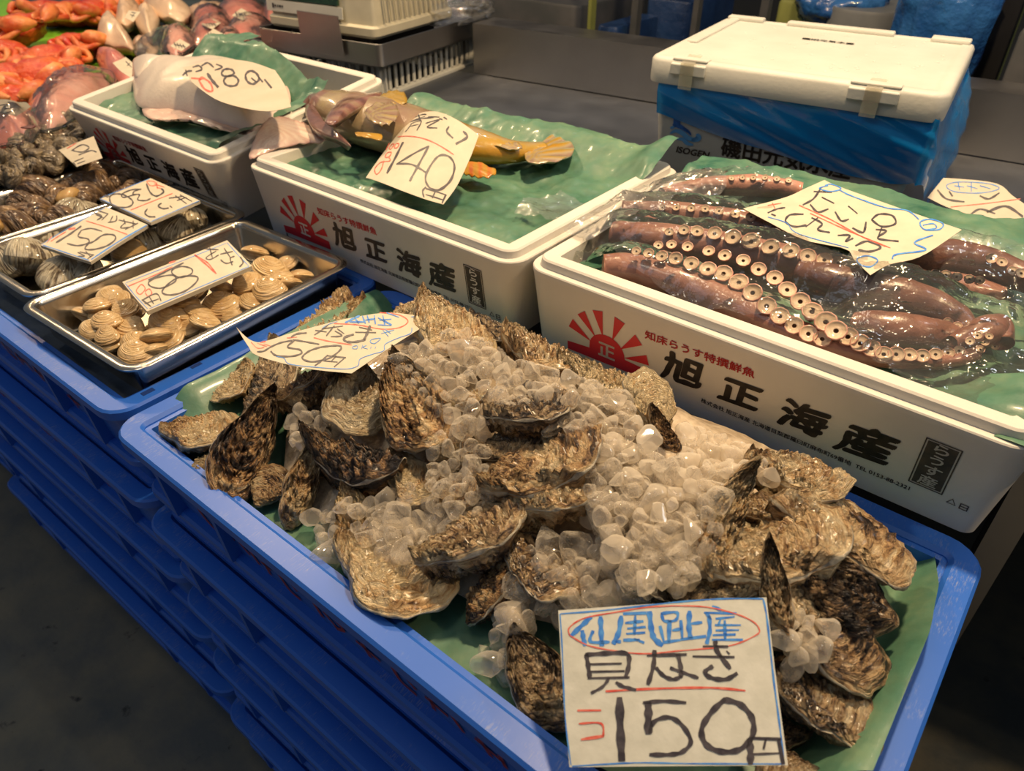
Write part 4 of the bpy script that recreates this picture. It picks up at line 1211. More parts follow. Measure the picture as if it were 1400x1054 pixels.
# ---- rockfish (greenling) bent over the middle box
MAT['rock'] = skin('rockfish_skin', [(0.0, (0.10, 0.045, 0.04)), (0.22, (0.26, 0.13, 0.105)), (0.38, (0.30, 0.20, 0.13)), (0.52, (0.38, 0.30, 0.17)), (0.66, (0.42, 0.26, 0.035)), (0.82, (0.50, 0.25, 0.02)), (1.0, (0.52, 0.13, 0.02))], 0.3, 0.9, 0.4, 120)
rk = empty('rockfish', (0, 0, 0)); tag(rk, 'mauve-headed rockfish with a curled yellow tail, partly under a price card', 'fish')
sp = [(417, 152, .903, .010, .010), (428, 148, .905, .026, .024), (450, 150, .906, .040, .034), (480, 158, .907, .052, .040), (515, 168, .906, .062, .042), (560, 180, .904, .064, .040), (605, 190, .900, .054, .034), (650, 200, .896, .040, .027), (690, 206, .893, .029, .020), (722, 206, .887, .021, .014), (745, 202, .888, .018, .009)]
P = crom([W(a, b, c) for a, b, c, d, e in sp], 6); Rw = crom([(d, e) for a, b, c, d, e in sp], 6)
V = []; F = []; T = []; nn = 28; Ls = len(P)
for i, p in enumerate(P):
    tt = P[min(i + 1, Ls - 1)] - P[max(i - 1, 0)]; tt /= np.linalg.norm(tt); sd = np.cross([0, 0, 1.0], tt); sd /= np.linalg.norm(sd); f = i / (Ls - 1)
    for k in range(nn):
        a = 2 * PI * k / nn
        off = math.cos(a) * Rw[i][0] * sd + math.sin(a) * Rw[i][1] * np.array([0, 0, 1.0])
        wob = 1 + 0.05 * nzf(p + off, 50, 3) + (0.10 * nzf(p + off, 90, 6) if f < 0.2 else 0)
        V.append(p + off * wob)
        side = math.cos(a)
        tn = 0.04 + 0.28 * min(f / 0.25, 1) if f < 0.22 else (0.45 + 0.1 * nzf(p + off, 30, 1) if f < 0.5 else 0.45 + 0.5 * (f - 0.5) / 0.3)
        if 0.3 < f < 0.62: tn = 0.36 + 0.30 * abs(side) ** 2 * (1 if side > 0 else 0.4) + 0.12 * nzf(p + off, 25, 2)
        if f >= 0.62: tn = 0.68 + 0.12 * abs(side) - 0.22 * max(math.sin(a), 0) * (0.5 + 0.5 * nzf(p + off, 30, 8))
        if f < 0.22: tn += 0.14 * nzf(p + off, 45, 4)
        T.append(tn)
for i in range(Ls - 1):
    for k in range(nn):
        k2 = (k + 1) % nn
        F.append((i * nn + k, i * nn + k2, (i + 1) * nn + k2, (i + 1) * nn + k))
F += [tuple(reversed(range(nn))), tuple((Ls - 1) * nn + k for k in range(nn))]
mk('body', V, F, MAT['rock'], rk, col=T)
RP = lambda z: (lambda x, y: W(x, y, z))
rib_ = lambda cx, cy, k, a=0.0015: (lambda s, q, P: a * math.sin(math.atan2(q[1] - cy, q[0] - cx) * k) * s + 0.003 * (1 - s))
blob('gill_cover', [(452, 150), (470, 134), (500, 128), (522, 126), (512, 136), (488, 148), (470, 160), (455, 170), (444, 166)], RP(0.944), lambda s, q, P: 0.008 * (1 - s * s), MAT['rock'], rk, lambda s, q, P: 0.20 + 0.15 * math.sin(q[1] * 0.7), n=8, thick=0.01)
blob('lower_jaw', [(417, 150), (424, 170), (440, 182), (462, 190), (480, 200), (470, 188), (448, 172), (432, 152), (424, 140)], RP(0.92), lambda s, q, P: 0.006 * (1 - s * s), MAT['rock'], rk, lambda s, q, P: 0.12, n=8, thick=0.012)
blob('pectoral_fin', [(498, 152), (510, 142), (535, 140), (545, 150), (540, 164), (525, 170), (508, 166)], RP(0.950), rib_(500, 158, 34, 0.0022), MAT['rock'], rk, lambda s, q, P: 0.46 + 0.16 * math.sin(math.atan2(q[1] - 158, q[0] - 498) * 30), n=8, thick=0.002)
blob('pectoral_fin', [(520, 130), (535, 124), (552, 126), (556, 140), (540, 142), (525, 138)], RP(0.945), rib_(520, 132, 30), MAT['rock'], rk, lambda s, q, P: 0.64, n=6, thick=0.002)
blob('pelvic_fin', [(488, 180), (520, 184), (518, 190), (490, 186)], RP(0.935), rib_(488, 182, 20), MAT['rock'], rk, lambda s, q, P: 0.74, n=6, thick=0.002)
blob('anal_fin', [(628, 222), (650, 222), (672, 228), (678, 236), (665, 242), (645, 240), (628, 232)], RP(0.895), rib_(625, 222, 40, 0.0022), MAT['rock'], rk, lambda s, q, P: 0.86 + 0.14 * math.sin(q[0] * 0.5), n=8, thick=0.002)
blob('dorsal_fin', [(640, 186), (668, 184), (700, 192), (714, 202), (690, 202), (660, 196)], RP(0.908), rib_(690, 240, 90, 0.0022), MAT['rock'], rk, lambda s, q, P: 0.50 + 0.15 * math.sin(q[0] * 0.8), n=8, thick=0.002)
blob('tail_fin', [(718, 206), (735, 200), (748, 186), (762, 178), (772, 180), (776, 190), (785, 200), (782, 210), (768, 218), (745, 222), (722, 222)], RP(0.893), rib_(715, 214, 38, 0.0015), MAT['rock'], rk, lambda s, q, P: 0.70 - 0.25 * s + 0.14 * math.sin(math.atan2(q[1] - 214, q[0] - 712) * 40), n=12, thick=0.005)
card('price_card', [[(343, 450), (430, 490), (520, 522), (620, 542), (700, 546)], [(700, 546), (770, 460), (840, 340), (885, 246)], [(545, 76), (700, 140), (885, 246)], [(343, 450), (440, 270), (545, 76)]],
     (0.905, 0.917, 0.962), [
    ('black_marker', MAT['ink'], '''8:535,112 575,110 620,124;8:530,132 620,142;9:520,132 600,150 668,165;9:600,115 625,130;9:575,100 600,165;8:548,158 535,190 522,208;8:548,158 604,166 588,222;7:545,178 592,186;
    8:640,152 698,168;8:632,190 700,184 640,214 690,226;7:700,176 716,184;7:722,172 738,184;10:748,222 738,245 765,272;11:816,240 832,262 780,296;
    14:520,280 490,360 452,440;10:650,315 580,350 498,398;10:498,398 570,402 640,436;11:652,315 610,390 560,476;10:690,362 740,352 766,385 745,445 690,494 645,492 634,445 690,362;8:630,495 615,512 618,535;8:632,500 718,508;8:716,508 696,542;6:670,506 655,532;6:628,524 705,530'''),
    ('red_marker', MAT['inkred'], '''6:485,228 560,252 660,290 765,342;7:440,252 430,300;6:462,268 448,292 458,302 472,282 462,268;6:482,276 478,302 494,304 500,284 482,276;7:442,322 464,328 455,352 434,346 442,322;6:452,350 462,376 412,376 386,408 398,442 420,420 430,370''')],
     (3.5, 400, 110), 'handwritten card reading 140 laid across the rockfish', bow=lambda a, b: -1.6 * a * a, th=0.0005)

# ------------------------------------------------------------------ octopus arms under film
def octo_mat():
    m, t, b = nt('octopus_skin'); setp(b, rough=0.3, coat=0.5, coatr=0.1)
    oi = t.nodes.new('ShaderNodeObjectInfo'); v = objvec(t)
    f = ramp(t, noise(t, 22, v, 6, 0.6), [(0.3, 0.0), (0.7, 1.0)])
    sc = t.nodes.new('ShaderNodeSeparateColor'); t.links.new(oi.outputs['Color'], sc.inputs[0])
    dark = mixc(t, f, (0.06, 0.022, 0.016), (0.20, 0.085, 0.055)); light = mixc(t, f, (0.42, 0.17, 0.12), (0.60, 0.33, 0.25))
    t.links.new(mixc(t, sc.outputs[0], dark, light), b.inputs['Base Color'])
    bump(t, b, noise(t, 150, v, 4), 0.4, 0.002)
    return m


MAT['octo'] = octo_mat()
MAT['suckrim'] = mat('sucker_rim', (0.42, 0.16, 0.11), (0.62, 0.34, 0.26), 300, 0.35, coat=0.4)
MAT['suckdish'] = mat('sucker_dish', (0.66, 0.52, 0.36), (0.58, 0.42, 0.28), 200, 0.35, 0.2, 500, coat=0.3)
MAT['suckhole'] = mat('sucker_hole', (0.10, 0.045, 0.02), rough=0.4)


def sucker_mesh():
    prof = [(0.62, -0.75, 0), (0.70, -0.3, 0), (0.92, 0.05, 0), (1.0, 0.22, 0), (0.97, 0.32, 0), (0.88, 0.33, 0), (0.82, 0.24, 1), (0.62, 0.12, 1), (0.40, 0.08, 1), (0.24, 0.10, 1), (0.19, 0.02, 2), (0.12, -0.15, 2), (0.0, -0.18, 2)]
    n = 22; V = []; F = []; mi = []
    for r, z, k in prof:
        for j in range(n):
            a = 2 * PI * j / n; rr = r * (1 + (0.03 * math.sin(a * 9) if r > 0.85 else 0))
            V.append((rr * math.cos(a), rr * math.sin(a), z))
    for i in range(len(prof) - 1):
        for j in range(n):
            F.append((i * n + j, i * n + (j + 1) % n, (i + 1) * n + (j + 1) % n, (i + 1) * n + j)); mi.append(prof[i + 1][2])
    o = mk('sucker', V, F, [MAT['suckrim'], MAT['suckdish'], MAT['suckhole']], mi=mi); me = o.data; bpy.data.objects.remove(o); return me


SUCK = sucker_mesh()
TOC = Vector((RC[0][2], RC[1][2], RC[2][2]))     # a general upward-forward lean of the cups


def arm(path, light, label, suckers, lean=(0.12, -0.55, 0.85)):
    """path: (px, py, z, radius)"""
    t = empty('octopus_arm'); tag(t, label, 'octopus arm', 'octopus arms in the right foam box')
    P = crom([W(a, b, c) for a, b, c, r in path], 6); R_ = [float(q[0]) for q in crom([(r, r) for a, b, c, r in path], 6)]
    V, F = tube(P, R_, 20, True)
    V = [v + np.array([0, 0, 0.0022]) * nzf(v, 60, 3) for v in V]
    b = mk('arm', V, [tuple(reversed(f)) for f in F], MAT['octo'], t); b.color = (light, 0, 0, 1)
    from mathutils.bvhtree import BVHTree
    bv = BVHTree.FromPolygons([Vector(v) for v in V], F)
    ctr = W(*suckers[0][:2], 0.9) if suckers else None
    for (x, y, r, zz) in suckers:
        p = W(x, y, zz)
        d_ = Vector(ray((x, y))); d_.normalize(); h_ = bv.ray_cast(Vector(CAM), d_)
        if h_[0] is not None: p = np.array(h_[0] - d_ * r * 0.45)
        nrm = Vector(lean) + Vector((rnd.uniform(-.12, .12), rnd.uniform(-.12, .12), rnd.uniform(-.08, .08)))
        q = nrm.to_track_quat('Z', 'Y')
        o = bpy.data.objects.new('sucker', SUCK); COL.objects.link(o); o.parent = t; o.location = p; o.rotation_mode = 'QUATERNION'; o.rotation_quaternion = q
        o.scale = (r, r, r * 0.9)
    return t


def row(pts, r0, r1, z0, z1, mid=None):
    n = len(pts); o = []
    for i, (x, y) in enumerate(pts):
        f = i / max(n - 1, 1)
        r = r0 + (r1 - r0) * f if mid is None else (r0 + (mid - r0) * min(f * 2, 1) if f < 0.5 else mid + (r1 - mid) * (f - 0.5) * 2)
        o.append((x, y, r, z0 + (z1 - z0) * f))
    return o


A1 = [(870, 344), (887, 347), (905, 351), (924, 354), (945, 361), (968, 369), (989, 375), (1010, 387), (1029, 401), (1048, 419), (1066, 433), (1086, 446), (1105, 457), (1124, 464)]
A2 = [(900, 336), (918, 335), (940, 338), (969, 344), (991, 350), (1016, 357), (1037, 369), (1059, 381), (1076, 397), (1094, 413), (1110, 427), (1129, 441), (1143, 453), (1159, 461), (1176, 470), (1191, 477), (1208, 485), (1225, 485), (1243, 486), (1261, 487), (1279, 485), (1296, 483), (1311, 480)]
A3 = [(915, 318), (935, 315), (953, 317), (977, 320), (1002, 325), (1027, 331), (1054, 339), (1081, 344), (1104, 351), (1127, 356), (1146, 360)]
A4 = [(905, 284), (925, 284), (945, 285), (964, 286), (983, 289), (1005, 293), (1027, 297), (1051, 304), (1075, 312)]
arm([(824, 366, .882, .016), (860, 368, .882, .019), (910, 382, .880, .020), (960, 400, .876, .020), (1010, 422, .874, .020), (1060, 446, .872, .019), (1110, 466, .872, .017), (1160, 480, .873, .013), (1220, 492, .874, .009), (1290, 494, .876, .008), (1335, 484, .880, .007)], .55, 'front octopus arm with two rows of big suckers along the foam rim',
    row(A1, .0058, .0095, .912, .888, .0115) + row(A2, .0060, .0058, .908, .890, .0118))
arm([(838, 322, .886, .018), (880, 326, .890, .021), (940, 334, .890, .023), (1000, 344, .890, .023), (1060, 356, .888, .022), (1120, 368, .886, .020), (1180, 380, .882, .017)], .5, 'second octopus arm with one row of wide pale suckers', row(A3, .0062, .0090, .912, .904, .0118))
arm([(850, 290, .890, .015), (900, 292, .892, .017), (960, 298, .892, .018), (1030, 308, .892, .018), (1100, 322, .890, .017), (1160, 336, .888, .015)], .45, 'third octopus arm half hidden under wrinkled film', row(A4, .0052, .0080, .908, .908))
arm([(905, 268, .892, .012), (950, 258, .896, .014), (1000, 253, .898, .015), (1050, 255, .898, .015), (1095, 262, .896, .013)], 1.0, 'orange-pink octopus arm at the very back of the box', row([(1000, 244), (1015, 243), (1030, 243), (1046, 243), (1062, 245), (1078, 247)], .0045, .0050, .912, .912))
arm([(1090, 372, .888, .016), (1130, 384, .888, .021), (1180, 396, .888, .023), (1230, 408, .888, .023), (1275, 422, .886, .021), (1310, 440, .884, .016), (1325, 455, .882, .010)], .12, 'dark wine-coloured octopus arm in the middle of the box', row([(1282, 442), (1296, 441), (1309, 446), (1318, 452)], .0055, .0050, .896, .892))
arm([(1165, 440, .876, .012), (1200, 448, .878, .019), (1250, 456, .878, .021), (1300, 462, .876, .016), (1335, 470, .876, .010)], .35, 'brown octopus arm lying inside the curve of the front arm', [])
arm([(1215, 352, .892, .014), (1260, 352, .894, .020), (1305, 352, .894, .022), (1345, 360, .892, .020), (1385, 374, .890, .018), (1420, 392, .888, .014)], .10, 'dark red octopus arm right of the large curly-bordered card',
    row([(1232, 364), (1248, 368), (1263, 372), (1278, 375), (1293, 376), (1308, 379), (1325, 382), (1339, 384)], .0058, .0060, .902, .900) + row([(1355, 354), (1369, 359), (1384, 371), (1396, 374)], .0065, .0065, .908, .900))
arm([(1300, 470, .882, .008), (1325, 462, .884, .014), (1350, 452, .886, .017), (1368, 446, .886, .012), (1372, 470, .880, .010)], .30, 'curled octopus arm tip bunched at the right end', row([(1326, 467), (1336, 459), (1346, 468), (1340, 478), (1352, 460), (1360, 474)], .0048, .0040, .898, .892))
arm([(1240, 386, .876, .010), (1280, 392, .878, .018), (1325, 398, .876, .018), (1370, 405, .874, .012)], .75, 'tan octopus arm underneath the dark red one', [])

# film over the arms
pts = []
for o in [o for o in COL.objects if o.name.startswith('octopus_arm')]:
    for ch in o.children:
        if ch.name.startswith('arm'):
            co = np.zeros(len(ch.data.vertices) * 3); ch.data.vertices.foreach_get('co', co); pts.append(co.reshape(-1, 3))
pts = np.concatenate(pts)


def film_z(X, Y, base=0.872, seed=0.0):
    Z = np.full(X.shape, base)
    x0, x1, y0, y1 = X.min(), X.max(), Y.min(), Y.max(); ny, nx = X.shape
    ii = ((pts[:, 0] - x0) / (x1 - x0) * (nx - 1)).astype(int); jj = ((pts[:, 1] - y0) / (y1 - y0) * (ny - 1)).astype(int)
    for k in range(len(pts)):
        i, j = ii[k], jj[k]
        for di in (-2, -1, 0, 1, 2):
            for dj in (-2, -1, 0, 1, 2):
                if 0 <= i + di < nx and 0 <= j + dj < ny: Z[j + dj, i + di] = max(Z[j + dj, i + di], pts[k, 2] + 0.007)
    for _ in range(14):
        Zb = Z.copy(); Zb[1:-1, 1:-1] = (Z[1:-1, 1:-1] * 2 + Z[:-2, 1:-1] + Z[2:, 1:-1] + Z[1:-1, :-2] + Z[1:-1, 2:]) / 6
        Z = np.maximum(Zb, Z * 0.15 + Zb * 0.85)
    a = 0.7
    U = X * math.cos(a) + Y * math.sin(a); Q = -X * math.sin(a) + Y * math.cos(a)
    Z = Z + 0.0045 * fbm(U * 12, Q * 85, seed, 3, True) + 0.0045 * fbm(X * 38, Y * 38, seed + 4, 3, True) + 0.002
    return Z


def film_obj(name, x0, x1, y0, y1, mask, label, seed, m, base=0.872, extra=None):
    nx = int((x1 - x0) / 0.004) + 2; ny = int((y1 - y0) / 0.004) + 2
    X, Y = np.meshgrid(np.linspace(x0, x1, nx), np.linspace(y0, y1, ny)); Z = film_z(X, Y, base, seed)
    if extra: Z = Z + extra(X, Y)

    def zf(XX, YY):
        fi = np.clip((XX - x0) / (x1 - x0) * (nx - 1), 0, nx - 1.001); fj = np.clip((YY - y0) / (y1 - y0) * (ny - 1), 0, ny - 1.001)
        i = fi.astype(int); j = fj.astype(int); a = fi - i; b = fj - j
        return Z[j, i] * (1 - a) * (1 - b) + Z[j, i + 1] * a * (1 - b) + Z[j + 1, i] * (1 - a) * b + Z[j + 1, i + 1] * a * b
    o = sheet(name, x0, x1, y0, y1, 0.004, zf, m, mask=mask); tag(o, label, 'film')
    return o


film_obj('clear_film_wrap', -0.50, -0.10, 0.66, 1.06, [(-0.495, 0.73), (-0.44, 0.70), (-0.30, 0.69), (-0.20, 0.70), (-0.12, 0.72), (-0.11, 0.80), (-0.17, 0.90), (-0.22, 1.0), (-0.33, 1.04), (-0.44, 1.02), (-0.495, 0.93), (-0.50, 0.83)], 'glossy clear film stretched over the left half of the octopus arms', 1.0, MAT['film'])
film_obj('clear_film_wrap', -0.20, 0.11, 0.66, 1.02, [(-0.19, 0.72), (-0.10, 0.70), (0.0, 0.69), (0.07, 0.68), (0.10, 0.72), (0.10, 0.92), (0.03, 0.99), (-0.08, 0.99), (-0.14, 0.93), (-0.18, 0.85)], 'glossy creased clear film over the right half of the octopus arms', 6.0, MAT['film'], extra=lambda X, Y: 0.004)
film_obj('clear_film_wrap', -0.52, -0.36, 0.72, 1.04, [(-0.512, 0.74), (-0.47, 0.735), (-0.43, 0.78), (-0.42, 0.90), (-0.40, 0.98), (-0.44, 1.03), (-0.50, 1.02), (-0.515, 0.88)], 'bunched end of clear film spilling over the left foam rim', 11.0, MAT['bag'], base=0.888)
zc = 0.925
card('price_card', [[(1016, 285), (1050, 303), (1100, 328), (1156, 340), (1168, 355), (1190, 376)], [(1190, 376), (1215, 362), (1260, 350), (1315, 314)], [(1127, 246), (1150, 256), (1240, 288), (1315, 314)], [(1016, 285), (1073, 270), (1100, 258), (1127, 246)]],
     (0.918, 0.922, 0.945), [
    ('black_marker', MAT['ink'], '''2.6:1113,262 1137,263;3:1122,258 1112,272 1098,280;2.6:1124,270 1140,278;3:1108,280 1118,290 1132,286;2.4:1160,282 1172,292;3:1142,290 1150,302 1160,300;3:1192,300 1202,293 1220,295 1224,306 1206,310 1192,301;3.4:1184,304 1180,318 1166,312;3:1198,314 1212,316 1200,326 1228,330;2.6:1206,310 1200,326;
    2.4:1050,291 1062,286 1073,284;3:1055,293 1060,295;3:1098,293 1080,294 1074,303 1086,310 1102,308;3:1110,298 1124,306 1118,314 1134,318;2.4:1118,298 1102,310;3:1146,322 1162,322 1156,330 1166,326;3.4:1170,336 1186,330 1204,338 1190,344 1174,342'''),
    ('red_marker', MAT['inkred'], '1.8:1093,281 1135,300 1175,322 1210,337;1.6:1108,292 1165,318 1217,339;1.6:1050,281 1068,278;1.6:1056,278 1060,286'),
    ('blue_marker', MAT['inkblue'], '''2:1289,306 1272,300 1258,304 1264,314 1284,314 1289,306;1.6:1262,308 1276,306 1280,312 1268,314;1.8:1148,260 1164,268 1210,284 1240,288 1256,300;1.6:1132,254 1120,258 1136,262 1150,258 1136,252 1128,254;2.4:1275,322 1250,332 1266,342 1226,348 1220,354;
    2:1172,354 1186,350 1200,356 1190,365 1176,362 1172,354;1.2:1050,297 1075,305 1092,320 1160,339''')],
     (1, 0, 0), 'big cream card with a curly blue border on the octopus film', th=0.0006)
card('price_card', [[(1268, 270), (1300, 285), (1345, 297), (1420, 302)], [(1420, 302), (1410, 285)], [(1290, 243), (1360, 250), (1385, 268), (1410, 285)], [(1268, 270), (1290, 243)]],
     (0.83, 0.83, 0.84), [
    ('black_marker', MAT['ink'], '3:1282,260 1294,272 1318,276;3:1298,262 1302,268;3:1340,268 1352,272 1366,264;3:1326,294 1340,286 1360,292;4:1350,290 1375,282 1398,296'),
    ('blue_marker', MAT['inkblue'], '1.4:1305,254 1318,256;1.4:1310,250 1312,260;1.4:1322,254 1336,258;1.4:1328,250 1328,262;1.4:1340,254 1354,258;1.2:1294,254 1310,249 1350,251 1366,258 1340,264 1305,262 1294,254'),
    ('red_marker', MAT['inkred'], '1.2:1300,283 1350,278 1395,272')],
     (1, 0, 0), 'shaded grey-looking card on the counter right of the blue-wrapped box', cat='price card')
# ------------------------------------------------------------------ steel trays and shellfish
o = sheet('wrapped_ice_bed', -1.60, -0.84, 0.265, 0.635, 0.014, lambda X, Y: 0.718 + 0.005 * fbm(X * 12, Y * 12, 7), MAT['slab'])
tag(o, 'dark wet ice bed around the steel trays in the clam crate', 'ice bed', kind='stuff')


def tray(cx, cy, w, d, rz, z, depth, label, h=None):
    t = empty('steel_tray', (cx, cy, z), rz); tag(t, label, 'tray', 'stainless steel shellfish trays')
    V, F = rings(w, d, 0.028, [(0.0, -0.004), (-0.001, -0.001), (0.001, 0.0005), (0.012, 0.0), (0.0145, -0.002), (0.017, -0.008), (0.022, -depth + 0.010), (0.030, -depth), (0.0315, -depth - 0.001), (0.020, -depth + 0.008), (0.0155, -0.008), (0.002, -0.004)], k=6, cap0=False, cap1=False)
    n = 28
    F.append(tuple(7 * n + j for j in range(n)))
    F += [(11 * n + j, 11 * n + (j + 1) % n, (j + 1) % n, j) for j in range(n)]
    b = mk('pan', V, F, MAT['steel'], t); flat(b, 40)
    return t


tray(-0.962, 0.452, 0.280, 0.372, math.radians(2.5), 0.782, 0.060, 'stainless tray of small brown clams, nearest the camera')
tray(-1.218, 0.462, 0.232, 0.372, math.radians(1.5), 0.782, 0.060, 'stainless tray of big dark-striped surf clams, second from the right')
tray(-1.448, 0.474, 0.222, 0.372, math.radians(1.0), 0.782, 0.060, 'stainless tray of large brown whelks, third from the right')


def clam_mesh(name, m, seed, rid=22, tri=0.0):
    ns, nth = 20, 40; rs_ = np.random.RandomState(seed)
    S, T = np.meshgrid(np.linspace(0, 1, ns), np.linspace(0, 2 * PI, nth, endpoint=False), indexing='ij')
    ox = 0.5 * np.cos(T) * (1 + 0.05 * np.sin(T)); oy = 0.36 * np.sin(T) - 0.02 + 0.04 * np.cos(2 * T) - tri * 0.08 * np.abs(np.cos(T))
    ux, uy = -0.08, 0.27
    X = ux + (ox - ux) * S; Y = uy + (oy - uy) * S
    Vs = []; UV = []
    for q, sg in ((0, 1), (1, -1)):
        Z = 0.27 * np.sqrt(np.clip(1 - S ** 2.6, 0, 1)) * (0.72 + 0.28 * np.exp(-((X - ux) ** 2 + (Y - uy + 0.16) ** 2) * 7)) + 0.006 * np.sin(S * rid * 6.28) * S * (S < 0.97)
        Vs.append(np.stack([X, Y, np.maximum(Z, 0.002) * sg], -1).reshape(-1, 3)); UV.append(np.stack([S + q * 3 + seed, T / 6.283 * 2 + seed], -1).reshape(-1, 2))
    F = []; N = ns * nth
    for i in range(ns - 1):
        for j in range(nth):
            j2 = (j + 1) % nth
            F.append((i * nth + j, (i + 1) * nth + j, (i + 1) * nth + j2, i * nth + j2)); F.append((N + i * nth + j2, N + (i + 1) * nth + j2, N + (i + 1) * nth + j, N + i * nth + j))
    o = mk(name, np.concatenate(Vs), F, m, uv=np.concatenate(UV)); me = o.data; bpy.data.objects.remove(o); return me


AS = [clam_mesh('clam', MAT['asari'], s) for s in range(5)]
SF = [clam_mesh('surf_clam', MAT['surf'], s + 10, 12) for s in range(4)]
SF2 = clam_mesh('surf_clam', MAT['surf2'], 30, 14)


def put(name, me, P, size, ang, tilt, roll, label, cat, group, sz=(1, 1, 1)):
    o = bpy.data.objects.new(name, me); COL.objects.link(o); o.location = P
    o.rotation_euler = Euler((roll, tilt, ang)); o.scale = (size * sz[0], size * sz[1], size * sz[2]); tag(o, label, cat, group); return o


def T2(s, ox, oy):
    return lambda x, y: (ox + x / s, oy + y / s)


t2 = T2(3.333, 60, 320)
CL = [(190, 365, -30, 1.1), (312, 292, -25, 1.3), (240, 330, 10, 1), (262, 370, 60, .9), (375, 345, 80, 1.1), (418, 368, 80, .8), (222, 438, 0, .95), (285, 400, 10, 1.1), (400, 430, -35, 1.25), (290, 466, -20, 1), (312, 505, 45, 1), (435, 505, 12, 1.2), (510, 465, 8, 1.15), (575, 492, 55, 1.1), (555, 400, -25, 1.35), (655, 437, -8, 1.25), (708, 366, 5, 1.15), (735, 405, 10, 1.1),
      (815, 330, 18, 1.5), (632, 318, -8, 1.35), (700, 275, 80, 1.1), (815, 250, 0, 1.1), (928, 225, 78, 1.3), (960, 85, 0, 1.2), (1033, 165, 15, 1.45), (1112, 138, 35, 1), (1170, 192, -5, 1.05), (1028, 258, -12, 1.45), (950, 318, 0, 1.1), (1120, 222, 25, .95), (885, 296, 30, 1.1), (420, 545, 5, 1.2), (345, 300, 85, .9), (760, 440, 0, .9), (610, 375, 20, 1.1), (860, 380, -10, .95), (500, 530, 30, .9), (1080, 200, 10, 1.0)]
for i, (x, y, a, s) in enumerate(CL):
    px, py = t2(x, y); z = 0.752 + 0.004 * ((i * 7) % 5)
    lab = 'small tan-brown clam in the nearest steel tray'
    o = put('clam', AS[i % 5], W(px, py, z), 0.0405 * s, math.radians(a + 28), rnd.uniform(-.35, .35), rnd.uniform(-.7, .3), lab, 'clam', 'small brown clams in the nearest tray')
    if i % 3 == 0: put('clam', AS[(i + 2) % 5], W(px + rnd.uniform(-8, 8), py + rnd.uniform(-6, 6), 0.735), 0.036, rnd.uniform(0, 6), 0.2, 0.2, lab, 'clam', 'small brown clams in the nearest tray')
t1 = T2(4.667, 0, 210)
for i, (x, y, a, s, me, lab, tl) in enumerate([
    (95, 680, 60, .070, 0, 'big white and black surf clam at the near left corner of the second tray', -.5), (225, 665, 100, .080, 1, 'black-streaked surf clam beside the white and black one', .5), (400, 800, 20, .072, 2, 'dark ribbed surf clam against the near wall of the second tray', .3), (465, 705, 30, .045, 0, 'small whitish surf clam end below the 150 card', .2),
    (290, 550, 10, .062, 3, 'surf clam half under the left end of the 150 card', 0), (832, 650, 12, .060, 4, 'plain tan clam standing out among the striped ones', .1), (1120, 500, 10, .062, 0, 'cream ridged surf clam in the right part of the second tray', .2), (1215, 430, 20, .060, 3, 'grey-striped surf clam in the far corner of the second tray', -.3),
    (900, 560, 70, .062, 1, 'brown surf clam under the right end of the 150 card', .4), (480, 385, 60, .060, 2, 'black-striped surf clam leaning on the far tray wall', .5), (560, 380, 80, .055, 0, 'pale surf clam beside the black-striped leaning one', .2), (700, 600, 0, .065, 2, 'dark surf clam in the shade of the 150 card', 0), (1060, 380, 10, .06, 1, 'surf clam in the shade of the 230 card', 0), (560, 770, 0, .06, 2, 'dark surf clam low along the near tray wall', 0)]):
    px, py = t1(x, y)
    put('surf_clam', SF2 if me == 4 else SF[me], W(px, py, 0.758), s * 1.12, math.radians(a), tl, rnd.uniform(-.3, .3), lab, 'clam', 'large surf clams in the second tray', (1, 1.05, 1.3))


def whelk_mesh(name, m, seed=0, turns=3.6):
    V = []; F = []; UV = []; n = int(turns * 16); k = 14
    for i in range(n + 1):
        f = i / n; g = math.exp(-2.3 * f); ph = f * turns * 2 * PI
        c = np.array([0.30 * g * math.cos(ph), 0.30 * g * math.sin(ph), 1.0 - 1.05 * g]); r = 0.30 * g + 0.01
        rad = np.array([math.cos(ph), math.sin(ph), 0])
        for j in range(k):
            a = 2 * PI * j / k; q = c + r * (math.cos(a) * rad * 1.1 + math.sin(a) * np.array([0, 0, 1.25])) * (1 + 0.05 * math.sin(a * 5))
            V.append(q - np.array([0, 0, 0.4])); UV.append((f * 4 + seed, j / k))
    for i in range(n):
        for j in range(k):
            F.append((i * k + j, (i + 1) * k + j, (i + 1) * k + (j + 1) % k, i * k + (j + 1) % k))
    F.append(tuple(range(k)))
    o = mk(name, V, F, m, uv=UV); me = o.data; bpy.data.objects.remove(o); return me


WK = [whelk_mesh('whelk', MAT['whelk'], s, 3.2 + .3 * s) for s in range(3)]
WS = [whelk_mesh('small_whelk', MAT['whelkg'], s, 3.0 + .3 * s) for s in range(3)]


def foot_mesh():
    bm = bmesh.new(); bmesh.ops.create_icosphere(bm, subdivisions=3, radius=1)
    for v in bm.verts: v.co *= 1 + 0.15 * math.sin(v.co.x * 4) * math.cos(v.co.y * 3)
    me = bpy.data.meshes.new('foot'); bm.to_mesh(me); bm.free(); me.materials.append(MAT['flesh']); me.polygons.foreach_set('use_smooth', [True] * len(me.polygons)); return me


